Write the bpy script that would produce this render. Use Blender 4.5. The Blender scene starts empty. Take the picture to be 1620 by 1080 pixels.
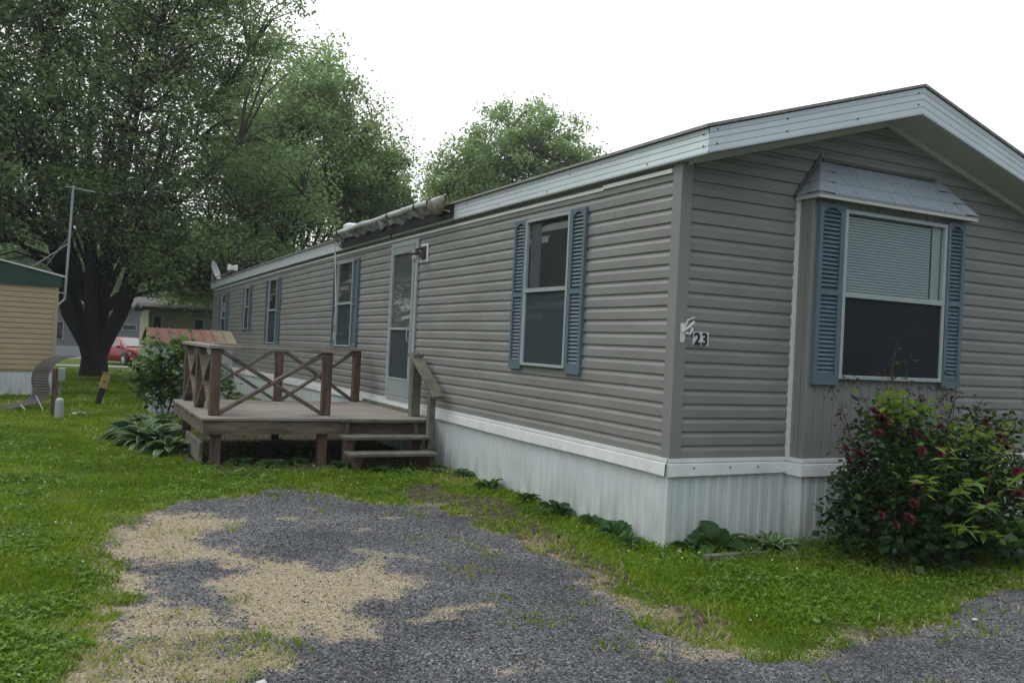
import bpy, math, random
import numpy as np
from mathutils import Vector, Matrix

random.seed(7)
rng = np.random.default_rng(11)
scene = bpy.context.scene
C = bpy.context.collection
R = math.radians

# ---------------------------------------------------------------- camera
CAM = Vector((-3.988, -5.227, 1.408))
cam_d = bpy.data.cameras.new("camera")
cam = bpy.data.objects.new("camera", cam_d)
C.objects.link(cam)
YAW, PITCH, ROLL = 0.47143, 0.0045, 0.04757
fw = Vector((math.sin(YAW) * math.cos(PITCH), math.cos(YAW) * math.cos(PITCH), math.sin(PITCH)))
rt = Vector((math.cos(YAW), -math.sin(YAW), 0))
up = rt.cross(fw)
r2 = rt * math.cos(ROLL) + up * math.sin(ROLL)
u2 = up * math.cos(ROLL) - rt * math.sin(ROLL)
m = Matrix.Identity(4)
for i in range(3):
    m[i][0], m[i][1], m[i][2], m[i][3] = r2[i], u2[i], -fw[i], CAM[i]
cam.matrix_world = m
cam_d.sensor_width = 36
cam_d.lens = 1412.95 / 1620 * 36
cam_d.clip_start = 0.05
cam_d.clip_end = 900
scene.camera = cam

# ---------------------------------------------------------------- sky, sun, exposure
SUN_AZ, SUN_EL = R(-34), R(50)          # clockwise from +Y, above the horizon
world = bpy.data.worlds.new("World")
scene.world = world
world.use_nodes = True
nt = world.node_tree
nt.nodes.clear()
N = nt.nodes.new
out = N("ShaderNodeOutputWorld")
bg = N("ShaderNodeBackground")
sky = N("ShaderNodeTexSky")
sky.sky_type = 'NISHITA'
sky.sun_disc = False
sky.sun_elevation = SUN_EL
sky.sun_rotation = SUN_AZ
sky.dust_density = 6.0
sky.air_density = 1.0
hs = N("ShaderNodeHueSaturation")
hs.inputs['Saturation'].default_value = 0.22
nt.links.new(sky.outputs[0], hs.inputs['Color'])
# overcast deck: bright cloud over the blue, brightest towards the veiled sun
tc = N("ShaderNodeTexCoord")
dot = N("ShaderNodeVectorMath"); dot.operation = 'DOT_PRODUCT'
dot.inputs[1].default_value = (math.sin(SUN_AZ) * math.cos(SUN_EL), math.cos(SUN_AZ) * math.cos(SUN_EL), math.sin(SUN_EL))
nt.links.new(tc.outputs['Generated'], dot.inputs[0])
mr = N("ShaderNodeMapRange")
mr.inputs['From Min'].default_value = -0.55
mr.inputs['From Max'].default_value = 0.45
mr.inputs['To Min'].default_value = 2.0
mr.inputs['To Max'].default_value = 13.5
mr.interpolation_type = 'SMOOTHSTEP'
nt.links.new(dot.outputs['Value'], mr.inputs['Value'])
cl = N("ShaderNodeMix"); cl.data_type = 'RGBA'; cl.blend_type = 'MULTIPLY'
cl.inputs['Factor'].default_value = 1
tn = N("ShaderNodeMapRange"); tn.data_type = 'FLOAT_VECTOR'
tn.inputs[7].default_value = (-0.55,) * 3; tn.inputs[8].default_value = (0.3,) * 3
tn.inputs[9].default_value = (0.80, 0.92, 1.12); tn.inputs[10].default_value = (0.95, 0.985, 1.0)
nt.links.new(dot.outputs['Value'], tn.inputs[6])
nt.links.new(tn.outputs[1], cl.inputs[6])
nt.links.new(mr.outputs[0], cl.inputs[7])
mx = N("ShaderNodeMix"); mx.data_type = 'RGBA'
mx.inputs['Factor'].default_value = 0.88
nt.links.new(hs.outputs[0], mx.inputs[6])
nt.links.new(cl.outputs[2], mx.inputs[7])
nt.links.new(mx.outputs[2], bg.inputs['Color'])
bg.inputs['Strength'].default_value = 0.12
nt.links.new(bg.outputs[0], out.inputs[0])

sd = bpy.data.lights.new("sun", 'SUN')
sd.energy = 0.9
sd.angle = R(25)
sd.color = (1.0, 0.96, 0.9)
so = bpy.data.objects.new("sun", sd)
C.objects.link(so)
sv = Vector((math.sin(SUN_AZ) * math.cos(SUN_EL), math.cos(SUN_AZ) * math.cos(SUN_EL), math.sin(SUN_EL)))
so.rotation_euler = sv.to_track_quat('Z', 'Y').to_euler()

scene.view_settings.view_transform = 'Standard'
scene.view_settings.look = 'None'
scene.view_settings.gamma = 1.0
scene.view_settings.exposure = 0.0
scene.render.filter_size = 1.9
scene.cycles.max_bounces = 8
scene.cycles.transparent_max_bounces = 8

# ---------------------------------------------------------------- helpers
def gz(y):
    """ground height: flat by the home, falling slightly beyond"""
    return -0.02 * np.clip(np.asarray(y, float) - 14, 0, 31)

def bend(y):
    """the long frame of the home sags a little towards its far end"""
    return 0.00172 * y - 0.00042 * y * y

class MB:
    def __init__(s):
        s.v = []; s.f = []; s.sm = False
    def add(s, vs, fs):
        o = len(s.v)
        s.v += [tuple(a) for a in vs]
        s.f += [tuple(i + o for i in f) for f in fs]
        return s
    def box(s, x0, x1, y0, y1, z0, z1):
        vs = [(x, y, z) for z in (z0, z1) for y in (y0, y1) for x in (x0, x1)]
        return s.add(vs, [(0, 2, 3, 1), (4, 5, 7, 6), (0, 1, 5, 4), (2, 6, 7, 3), (0, 4, 6, 2), (1, 3, 7, 5)])
    def bar(s, a, b, w, h, upv=(0, 0, 1), ext=0.0):
        """a beam from a to b; w across, h along the up direction"""
        a = Vector(a); b = Vector(b); d = (b - a).normalized()
        a = a - d * ext; b = b + d * ext
        u = Vector(upv); sx = d.cross(u)
        if sx.length < 1e-4: sx = d.cross(Vector((0, 1, 0)))
        sx.normalize(); u = sx.cross(d)
        vs = [p + sx * (i * w / 2) + u * (j * h / 2) for p in (a, b) for i, j in ((-1, -1), (1, -1), (1, 1), (-1, 1))]
        return s.add(vs, [(3, 2, 1, 0), (4, 5, 6, 7), (0, 1, 5, 4), (1, 2, 6, 5), (2, 3, 7, 6), (3, 0, 4, 7)])
    def tube(s, pts, rad, n=8, cap=True):
        pts = [Vector(p) for p in pts]
        if not hasattr(rad, '__len__'): rad = [rad] * len(pts)
        vs = []; fs = []; px = None
        for i, p in enumerate(pts):
            d = (pts[min(i + 1, len(pts) - 1)] - pts[max(i - 1, 0)]).normalized()
            if px is None:
                px = d.cross(Vector((0.3, 0.1, 1)))
                if px.length < 1e-3: px = d.cross(Vector((1, 0, 0)))
            else:
                px = px - d * px.dot(d)
            px.normalize(); py = d.cross(px)
            for k in range(n):
                a = 2 * math.pi * k / n
                vs.append(p + (px * math.cos(a) + py * math.sin(a)) * rad[i])
        for i in range(len(pts) - 1):
            for k in range(n):
                fs.append((i * n + k, i * n + (k + 1) % n, (i + 1) * n + (k + 1) % n, (i + 1) * n + k))
        if cap:
            fs.append(tuple(range(n - 1, -1, -1))); fs.append(tuple(range((len(pts) - 1) * n, len(pts) * n)))
        return s.add(vs, fs)
    def lathe(s, c, prof, n=16):
        """prof: (radius, z) pairs round a vertical axis at c"""
        vs = [(c[0] + r * math.cos(2 * math.pi * k / n), c[1] + r * math.sin(2 * math.pi * k / n), c[2] + z) for r, z in prof for k in range(n)]
        fs = [(i * n + k, i * n + (k + 1) % n, (i + 1) * n + (k + 1) % n, (i + 1) * n + k) for i in range(len(prof) - 1) for k in range(n)]
        fs.append(tuple(range(n - 1, -1, -1))); fs.append(tuple(range((len(prof) - 1) * n, len(prof) * n)))
        return s.add(vs, fs)
    def prism(s, poly, h0, h1, f):
        """poly of 2-D points extruded between h0 and h1; f(u, v, h) gives the point"""
        n = len(poly)
        vs = [f(u, v, h0) for u, v in poly] + [f(u, v, h1) for u, v in poly]
        fs = [tuple(range(n)), tuple(range(2 * n - 1, n - 1, -1))]
        fs += [(i, i + n, (i + 1) % n + n, (i + 1) % n) for i in range(n)]
        return s.add(vs, fs)
    def sweep(s, prof, stations, f):
        """open profile (u, v) carried along stations; f(u, v, t)"""
        n = len(prof)
        vs = [f(u, v, t) for t in stations for u, v in prof]
        fs = [(i * n + j, i * n + j + 1, (i + 1) * n + j + 1, (i + 1) * n + j) for i in range(len(stations) - 1) for j in range(n - 1)]
        return s.add(vs, fs)
    def tf(s, M):
        s.v = [tuple(M @ Vector(p)) for p in s.v]
        return s
    def bend(s):
        s.v = [(x, y, z + bend(y)) for x, y, z in s.v]
        return s

def props(o, label=None, cat=None, group=None, kind=None):
    for k, v in (('label', label), ('category', cat), ('group', group), ('kind', kind)):
        if v: o[k] = v
    return o

def empty(name, loc, label, cat, group=None, rz=0.0):
    o = bpy.data.objects.new(name, None)
    C.objects.link(o)
    o.location = loc; o.rotation_euler = (0, 0, rz)
    o.empty_display_size = 0.2
    o.matrix_world = Matrix.Translation(loc) @ Matrix.Rotation(rz, 4, 'Z')
    return props(o, label, cat, group)

def rootmat(p):
    """world matrix of a parent before the depsgraph has run"""
    M = Matrix.Identity(4)
    while p is not None:
        M = (Matrix.Translation(p.location) @ p.rotation_euler.to_matrix().to_4x4() @ Matrix.Diagonal((*p.scale, 1))) @ M
        p = p.parent
    return M

def obj(name, mb, mat, parent=None, label=None, local=False, smooth=False, bev=0.0):
    """links the collected shape as ONE mesh object; coordinates are the world's unless local"""
    me = bpy.data.meshes.new(name)
    me.from_pydata(mb.v, [], mb.f)
    o = bpy.data.objects.new(name, me)
    C.objects.link(o)
    if parent is not None:
        if not local: me.transform(rootmat(parent).inverted())
        o.parent = parent
    else:
        co = np.array(mb.v); b = co.mean(0); b[2] = co[:, 2].min()
        me.transform(Matrix.Translation(-Vector(b)))
        o.location = b
    me.materials.append(mat)
    import bmesh
    bm = bmesh.new(); bm.from_mesh(me)
    bmesh.ops.recalc_face_normals(bm, faces=bm.faces)
    if bev > 0:
        bmesh.ops.bevel(bm, geom=[e for e in bm.edges if e.calc_face_angle(0) > 0.6], offset=bev, segments=1, affect='EDGES')
    bm.to_mesh(me); bm.free()
    if smooth:
        for p in me.polygons: p.use_smooth = True
    if label: o['label'] = label
    return o

def npmesh(name, V, F, mat, attrs=None, parent=None, loc=None, smooth=False):
    """fast mesh from arrays: V (n,3), F (m,k)"""
    me = bpy.data.meshes.new(name)
    n, k = F.shape
    me.vertices.add(len(V)); me.vertices.foreach_set('co', V.astype(np.float32).ravel())
    me.loops.add(n * k); me.loops.foreach_set('vertex_index', F.astype(np.int32).ravel())
    me.polygons.add(n)
    me.polygons.foreach_set('loop_start', np.arange(0, n * k, k, dtype=np.int32))
    me.polygons.foreach_set('loop_total', np.full(n, k, dtype=np.int32))
    if smooth: me.polygons.foreach_set('use_smooth', np.ones(n, dtype=bool))
    me.update(calc_edges=True)
    for an, (typ, arr) in (attrs or {}).items():
        a = me.attributes.new(an, typ, 'POINT')
        a.data.foreach_set('color' if typ == 'FLOAT_COLOR' else 'value', arr.astype(np.float32).ravel())
    me.materials.append(mat)
    o = bpy.data.objects.new(name, me); C.objects.link(o)
    if parent is not None: o.parent = parent
    if loc is not None: o.location = loc
    return o

def copy_tree(o, parent=None):
    c = o.copy(); C.objects.link(c)
    if parent is not None: c.parent = parent
    for ch in list(o.children): copy_tree(ch, c)
    return c

# ---------------------------------------------------------------- materials
def mat(name, col, rough=0.6, metal=0.0, var=0.0, vscale=4.0, col2=None, bump=0.0, bscale=40.0, spec=None, stretch=(1, 1, 1), dirt=None):
    m = bpy.data.materials.new(name); m.use_nodes = True
    nt = m.node_tree; b = nt.nodes['Principled BSDF']; L = nt.links.new
    b.inputs['Roughness'].default_value = rough
    b.inputs['Metallic'].default_value = metal
    if spec is not None: b.inputs['Specular IOR Level'].default_value = spec
    b.inputs['Base Color'].default_value = (*col, 1)
    geo = nt.nodes.new('ShaderNodeNewGeometry')
    mp = nt.nodes.new('ShaderNodeMapping'); mp.inputs['Scale'].default_value = stretch
    L(geo.outputs['Position'], mp.inputs['Vector'])
    last = None
    if var > 0 or col2:
        nz = nt.nodes.new('ShaderNodeTexNoise'); nz.inputs['Scale'].default_value = vscale; nz.inputs['Detail'].default_value = 6
        nz.inputs['Roughness'].default_value = 0.62
        L(mp.outputs[0], nz.inputs['Vector'])
        cr = nt.nodes.new('ShaderNodeValToRGB')
        c2 = col2 or tuple(c * (1 - var) for c in col)
        c1 = col if col2 else tuple(min(1, c * (1 + var * 0.6)) for c in col)
        cr.color_ramp.elements[0].position = 0.34; cr.color_ramp.elements[0].color = (*c2, 1)
        cr.color_ramp.elements[1].position = 0.66; cr.color_ramp.elements[1].color = (*c1, 1)
        L(nz.outputs['Fac'], cr.inputs[0]); last = cr.outputs[0]
    if dirt:
        dcol, z0, z1, amt = dirt      # grime growing up from z0, gone by z1, broken up by noise
        sp = nt.nodes.new('ShaderNodeSeparateXYZ'); L(geo.outputs['Position'], sp.inputs[0])
        r = nt.nodes.new('ShaderNodeMapRange'); r.inputs['From Min'].default_value = z0; r.inputs['From Max'].default_value = z1
        r.inputs['To Min'].default_value = amt; r.inputs['To Max'].default_value = 0
        L(sp.outputs['Z'], r.inputs['Value'])
        n2 = nt.nodes.new('ShaderNodeTexNoise'); n2.inputs['Scale'].default_value = 3.0; n2.inputs['Detail'].default_value = 8
        m2 = nt.nodes.new('ShaderNodeMapping'); m2.inputs['Scale'].default_value = (2.5, 2.5, 0.7)
        L(geo.outputs['Position'], m2.inputs['Vector']); L(m2.outputs[0], n2.inputs['Vector'])
        r3 = nt.nodes.new('ShaderNodeMapRange'); r3.inputs['From Min'].default_value = 0.4; r3.inputs['From Max'].default_value = 0.65
        L(n2.outputs['Fac'], r3.inputs['Value'])
        mu = nt.nodes.new('ShaderNodeMath'); mu.operation = 'MULTIPLY'; L(r.outputs[0], mu.inputs[0]); L(r3.outputs[0], mu.inputs[1])
        mixn = nt.nodes.new('ShaderNodeMix'); mixn.data_type = 'RGBA'
        L(mu.outputs[0], mixn.inputs['Factor'])
        if last: L(last, mixn.inputs[6])
        else: mixn.inputs[6].default_value = (*col, 1)
        mixn.inputs[7].default_value = (*dcol, 1)
        last = mixn.outputs[2]
    if last: L(last, b.inputs['Base Color'])
    if bump > 0:
        nb = nt.nodes.new('ShaderNodeTexNoise'); nb.inputs['Scale'].default_value = bscale; nb.inputs['Detail'].default_value = 5
        L(mp.outputs[0], nb.inputs['Vector'])
        bp = nt.nodes.new('ShaderNodeBump'); bp.inputs['Strength'].default_value = bump; bp.inputs['Distance'].default_value = 0.01
        L(nb.outputs['Fac'], bp.inputs['Height']); L(bp.outputs[0], b.inputs['Normal'])
    return m

def leaf_mat(name, ramp, trans=0.35, rough=0.5, edge=None, spec=0.2):
    """leaves: per-leaf tint picks from the ramp, some light passes through"""
    m = bpy.data.materials.new(name); m.use_nodes = True
    nt = m.node_tree; b = nt.nodes['Principled BSDF']; L = nt.links.new
    at = nt.nodes.new('ShaderNodeAttribute'); at.attribute_name = 'tint'
    cr = nt.nodes.new('ShaderNodeValToRGB')
    el = cr.color_ramp.elements
    el[0].position = ramp[0][0]; el[0].color = (*ramp[0][1], 1)
    el[1].position = ramp[-1][0]; el[1].color = (*ramp[-1][1], 1)
    for p, c in ramp[1:-1]:
        e = el.new(p); e.color = (*c, 1)
    L(at.outputs['Fac'], cr.inputs[0])
    colour = cr.outputs[0]
    if edge:
        a2 = nt.nodes.new('ShaderNodeAttribute'); a2.attribute_name = 'rim'
        r = nt.nodes.new('ShaderNodeMapRange'); r.inputs['From Min'].default_value = 0.74; r.inputs['From Max'].default_value = 0.92
        L(a2.outputs['Fac'], r.inputs['Value'])
        mixn = nt.nodes.new('ShaderNodeMix'); mixn.data_type = 'RGBA'
        L(r.outputs[0], mixn.inputs['Factor']); L(colour, mixn.inputs[6]); mixn.inputs[7].default_value = (*edge, 1)
        colour = mixn.outputs[2]
    L(colour, b.inputs['Base Color'])
    b.inputs['Roughness'].default_value = rough
    b.inputs['Specular IOR Level'].default_value = spec
    tr = nt.nodes.new('ShaderNodeBsdfTranslucent')
    hs = nt.nodes.new('ShaderNodeHueSaturation'); hs.inputs['Hue'].default_value = 0.485; hs.inputs['Value'].default_value = 1.5
    L(colour, hs.inputs['Color']); L(hs.outputs[0], tr.inputs['Color'])
    ms = nt.nodes.new('ShaderNodeMixShader'); ms.inputs[0].default_value = trans
    L(b.outputs[0], ms.inputs[1]); L(tr.outputs[0], ms.inputs[2])
    L(ms.outputs[0], nt.nodes['Material Output'].inputs[0])
    return m

M = {}
M['siding'] = mat('taupe_vinyl_siding', (0.217, 0.220, 0.212), 0.55, var=0.13, vscale=1.3, bump=0.08, bscale=220, stretch=(1, 1, 4), dirt=((0.17, 0.17, 0.145), 0.6, 1.5, 0.3))
M['joint'] = mat('siding_joint_line', (0.13, 0.13, 0.12), 0.7)  # darker line along the panel joints
M['trim_taupe'] = mat('taupe_corner_vinyl', (0.219, 0.221, 0.214), 0.5, var=0.06, vscale=2)
M['skirt'] = mat('white_vinyl_skirting', (0.57, 0.62, 0.64), 0.45, var=0.07, vscale=3, stretch=(2, 2, .5), dirt=((0.24, 0.27, 0.17), -0.05, 0.36, 0.75))
M['white_trim'] = mat('white_painted_trim', (0.72, 0.75, 0.76), 0.4, var=0.06, vscale=3, bump=0.05, bscale=6, dirt=((0.4, 0.4, 0.36), 0.5, 0.7, 0.35))
M['fascia'] = mat('white_aluminium_fascia', (0.60, 0.66, 0.71), 0.35, metal=0.15, var=0.07, vscale=2.0)
M['soffit'] = mat('pale_soffit_panel', (0.50, 0.51, 0.47), 0.6, var=0.07, vscale=3)
M['shingle'] = mat('grey_roof_shingle', (0.27, 0.265, 0.26), 0.95, var=0.3, vscale=30, bump=0.4, bscale=120)
M['bay_shingle'] = mat('slate_grey_bay_shingle', (0.245, 0.285, 0.325), 0.9, var=0.16, vscale=50, bump=0.25, bscale=150)
M['shutter'] = mat('weathered_blue_shutter', (0.105, 0.152, 0.190), 0.5, var=0.12, vscale=6)
M['frame'] = mat('pale_window_frame', (0.36, 0.41, 0.42), 0.35, metal=0.1, var=0.05)
M['dark'] = mat('dark_interior', (0.012, 0.014, 0.016), 0.8)
M['screen'] = mat('insect_screen_mesh', (0.035, 0.05, 0.065), 0.55, bump=0.05, bscale=400)
M['darkscreen'] = mat('black_insect_screen', (0.008, 0.011, 0.018), 0.5, bump=0.05, bscale=400)
M['door_panel'] = mat('grey_storm_door_panel', (0.27, 0.31, 0.32), 0.4, var=0.08)
M['wood'] = mat('weathered_deck_wood', (0.185, 0.15, 0.118), 0.85, col2=(0.062, 0.047, 0.036), vscale=5, bump=0.35, bscale=30, stretch=(0.6, 3, 3))
M['post_wood'] = mat('reddish_weathered_post', (0.15, 0.10, 0.07), 0.85, col2=(0.05, 0.03, 0.022), vscale=6, bump=0.35, bscale=30, stretch=(3, 3, 0.5))
M['plank'] = mat('pale_weathered_planks', (0.31, 0.285, 0.25), 0.85, col2=(0.17, 0.15, 0.125), vscale=4, bump=0.35, bscale=35, stretch=(0.5, 5, 1))
M['oldwood'] = mat('greenish_grey_wood', (0.165, 0.16, 0.125), 0.9, col2=(0.075, 0.077, 0.056), vscale=6, bump=0.3, bscale=35)
M['black'] = mat('black_paint', (0.015, 0.015, 0.017), 0.5)
M['gray_metal'] = mat('dull_grey_metal', (0.33, 0.35, 0.36), 0.45, metal=0.4, var=0.12)
M['white_metal'] = mat('white_painted_metal', (0.68, 0.70, 0.70), 0.4, var=0.08, vscale=20)

def glass_mat(name, base, rough=0.03, spec=0.9):
    m = bpy.data.materials.new(name); m.use_nodes = True
    b = m.node_tree.nodes['Principled BSDF']
    b.inputs['Base Color'].default_value = (*base, 1)
    b.inputs['Roughness'].default_value = rough
    b.inputs['Specular IOR Level'].default_value = spec
    b.inputs['IOR'].default_value = 1.5
    nt = m.node_tree
    nb = nt.nodes.new('ShaderNodeTexNoise'); nb.inputs['Scale'].default_value = 3
    bp = nt.nodes.new('ShaderNodeBump'); bp.inputs['Strength'].default_value = 0.05; bp.inputs['Distance'].default_value = 0.02
    geo = nt.nodes.new('ShaderNodeNewGeometry'); nt.links.new(geo.outputs['Position'], nb.inputs['Vector'])
    nt.links.new(nb.outputs['Fac'], bp.inputs['Height']); nt.links.new(bp.outputs[0], b.inputs['Normal'])
    return m
def clear_glass(name, tint=(0.75, 0.8, 0.8), rough=0.0):
    """a real pane: lets light through, mirrors at a slant"""
    m = bpy.data.materials.new(name); m.use_nodes = True
    nt = m.node_tree; L = nt.links.new
    tr = nt.nodes.new('ShaderNodeBsdfTransparent'); tr.inputs[0].default_value = (*tint, 1)
    gl = nt.nodes.new('ShaderNodeBsdfGlossy'); gl.inputs['Roughness'].default_value = 0.02
    fr = nt.nodes.new('ShaderNodeFresnel')
    g0 = nt.nodes.new('ShaderNodeNewGeometry'); io = nt.nodes.new('ShaderNodeMapRange')
    io.inputs['To Min'].default_value = 1.55; io.inputs['To Max'].default_value = 1 / 1.55
    L(g0.outputs['Backfacing'], io.inputs['Value']); L(io.outputs[0], fr.inputs[0])
    nb = nt.nodes.new('ShaderNodeTexNoise'); nb.inputs['Scale'].default_value = 2.5
    geo = nt.nodes.new('ShaderNodeNewGeometry'); L(geo.outputs['Position'], nb.inputs['Vector'])
    bp = nt.nodes.new('ShaderNodeBump'); bp.inputs['Strength'].default_value = 0.04; bp.inputs['Distance'].default_value = 0.02
    L(nb.outputs['Fac'], bp.inputs['Height']); L(bp.outputs[0], gl.inputs['Normal'])
    mx = nt.nodes.new('ShaderNodeMixShader')
    L(fr.outputs[0], mx.inputs[0]); L(tr.outputs[0], mx.inputs[1]); L(gl.outputs[0], mx.inputs[2])
    L(mx.outputs[0], nt.nodes['Material Output'].inputs[0])
    return m
M['glass'] = clear_glass('window_glass', (0.96, 0.97, 0.97))
M['carglass'] = glass_mat('car_glass', (0.02, 0.025, 0.03), 0.03, 0.9)

# ================================================================ GROUND
def fbm(x, y, s, seed, octs=4):
    """smooth value noise"""
    tot = np.zeros(np.shape(x)); amp = 1.0; nrm = 0
    for o in range(octs):
        f = s * 2 ** o
        X = np.asarray(x) * f + 17.3 * o + seed; Y = np.asarray(y) * f - 9.1 * o + seed * 1.7
        xi = np.floor(X).astype(np.int64); yi = np.floor(Y).astype(np.int64)
        tx = X - xi; ty = Y - yi; tx = tx * tx * (3 - 2 * tx); ty = ty * ty * (3 - 2 * ty)
        def h(a, b):
            n = (a * 374761393 + b * 668265263 + seed * 1442695) & 0x7fffffff
            n = ((n ^ (n >> 13)) * 1274126177) & 0x7fffffff
            return ((n ^ (n >> 16)) & 0xffff) / 65535.0
        v = (h(xi, yi) * (1 - tx) + h(xi + 1, yi) * tx) * (1 - ty) + (h(xi, yi + 1) * (1 - tx) + h(xi + 1, yi + 1) * tx) * ty
        tot += v * amp; nrm += amp; amp *= 0.5
    return tot / nrm

def polydist(x, y, P):
    """signed distance to a polygon, positive inside"""
    x = np.asarray(x); y = np.asarray(y)
    d = np.full(x.shape, 1e9); ins = np.zeros(x.shape, bool)
    n = len(P)
    for i in range(n):
        ax, ay = P[i]; bx, by = P[(i + 1) % n]
        ex, ey = bx - ax, by - ay
        t = np.clip(((x - ax) * ex + (y - ay) * ey) / (ex * ex + ey * ey + 1e-12), 0, 1)
        d = np.minimum(d, np.hypot(x - ax - t * ex, y - ay - t * ey))
        c = ((ay > y) != (by > y)) & (x < (bx - ax) * (y - ay) / (by - ay + 1e-12) + ax)
        ins ^= c
    return np.where(ins, d, -d)

GRAVEL = [(-3.98, -6), (-3.98, -1.98), (-3.88, -1.35), (-3.77, -0.72), (-3.62, -0.12), (-3.66, 0.92), (-3.33, 1.99), (-2.96, 2.44), (-2.41, 2.7), (-2.12, 3.01), (-1.64, 2.3), (-0.96, 1.9), (-1.03, 0.95), (-0.95, 0.42), (-1.03, -0.34), (-1.17, -0.96), (-1.22, -1.43), (-1.12, -1.78), (-0.99, -2.04), (-0.80, -2.2), (-0.39, -2.0), (0.08, -2.02), (0.75, -1.86), (1.17, -1.62), (1.61, -1.64), (2.46, -1.7), (9, -1.9), (9, -6)]
STRAW = [
 [(-3.65, 0.88), (-3.47, 1.54), (-3.28, 2.05), (-3.02, 1.99), (-2.74, 1.63), (-2.74, 1.44), (-3.0, 1.29), (-3.1, 0.92), (-2.95, 0.8), (-2.82, 0.55), (-2.55, 0.33), (-2.55, 0.0), (-2.75, 0.05), (-2.93, 0.32), (-3.08, 0.52), (-3.29, 0.68), (-3.5, 0.62), (-3.55, 0.41), (-3.45, 0.2), (-3.45, 0.02), (-3.66, -0.1), (-3.7, 0.43)],
 [(-3.66, 0.01), (-3.5, -0.1), (-3.32, -0.42), (-3.22, -0.75), (-3.12, -0.93), (-3.10, -1.38), (-3.38, -1.6), (-3.9, -1.5), (-3.85, -1.06), (-3.76, -0.64)],
 [(-3.13, -0.05), (-2.83, 0.14), (-2.48, 0.03), (-2.11, 0.28), (-2.08, -0.02), (-2.07, -0.4), (-2.25, -0.64), (-2.52, -0.65), (-2.64, -0.84), (-2.89, -1.04), (-3.1, -0.95), (-3.19, -0.77), (-3.07, -0.42)],
 [(-2.63, -0.75), (-2.51, -0.99), (-2.58, -1.1), (-2.69, -0.99)],
 [(-2.8, -0.95), (-2.69, -0.99), (-2.78, -1.1), (-2.84, -1.05)]]
STRAW2 = [
 [(-1.09, -0.36), (-0.98, -0.8), (-0.86, -1.28), (-0.95, -1.6), (-1.12, -1.47), (-1.24, -1.2), (-1.19, -0.74)],
 [(-1.48, -1.49), (-1.17, -1.75), (-0.75, -2.0), (-0.99, -2.1), (-1.33, -2.01), (-1.54, -1.81)],
 [(-0.5, -1.8), (-0.1, -1.9), (0.5, -1.85), (0.2, -2.05), (-0.6, -2.1)]]
DIRT = [
 [(-0.68, 2.12), (-0.38, 1.75), (-0.55, 1.24), (-0.9, 1.35)],
 [(-0.84, 3.16), (-0.45, 2.99), (-0.62, 2.47), (-1.01, 2.53)],
 [(-0.33, -1.86), (-0.06, -1.95), (-0.05, -2.2), (-0.34, -2.32), (-0.5, -2.12)],
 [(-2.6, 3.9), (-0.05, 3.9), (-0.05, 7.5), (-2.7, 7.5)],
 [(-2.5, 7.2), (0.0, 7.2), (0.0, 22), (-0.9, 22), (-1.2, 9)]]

WORN = [(-1.6, 2.3), (-0.9, 2.6), (-0.35, 2.2), (-0.45, 1.0), (-0.62, 0.1), (-0.70, -0.9), (-0.72, -1.6), (-0.95, -2.0), (-1.2, -1.7), (-1.15, -1.0), (-1.0, -0.3), (-0.95, 0.9)]
def zones(x, y):
    """gravel, straw, dirt amounts 0..1"""
    n1 = (fbm(x, y, 2.2, 3, 4) - 0.5); n2 = (fbm(x, y, 7.0, 5, 4) - 0.5); n3 = (fbm(x, y, 25.0, 8, 2) - 0.5)
    dg = polydist(x, y, GRAVEL) + n1 * 0.30 + n2 * 0.22
    g = np.clip(dg / 0.07 + 0.5, 0, 1)
    ds = np.full(np.shape(x), -9.0)
    for i, P in enumerate(STRAW): ds = np.maximum(ds, np.minimum(polydist(x, y, P), 0.03 if i == 1 else 1))
    ds = np.minimum(ds, 0.16) + n1 * 0.20 + n2 * 0.38 + n3 * 0.14
    s = np.clip(ds / 0.22 + 0.50, 0, 0.96)
    d2 = np.full(np.shape(x), -9.0)
    for P in STRAW2: d2 = np.maximum(d2, polydist(x, y, P))
    d2 = d2 - 0.02 + n2 * 0.30 + n3 * 0.14
    s = np.maximum(s, np.clip(d2 / 0.2 + 0.1, 0, 0.52))
    # a dry fringe all along the edge of the gravel
    fringe = np.clip(1 - np.abs(dg + 0.06) / 0.2, 0, 1) * np.clip((fbm(x, y, 9, 21, 3) - 0.38) * 5, 0, 1)
    s = np.maximum(s, fringe * 0.5)
    # thin wisps of clippings over the gravel
    wisps = np.clip((fbm(x * 0.6 + y * 0.5, y - x * .3, 5.0, 31, 4) - 0.68) * 7, 0, 0.55) * np.clip(polydist(x, y, GRAVEL) * 3, 0, 1)
    s = np.maximum(s, wisps * (x < -0.8))
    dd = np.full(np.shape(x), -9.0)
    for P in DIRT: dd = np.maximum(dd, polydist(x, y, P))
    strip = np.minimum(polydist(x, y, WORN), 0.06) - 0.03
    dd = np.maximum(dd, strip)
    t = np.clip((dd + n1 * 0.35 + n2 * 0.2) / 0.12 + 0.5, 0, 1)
    return g, s, t

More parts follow.
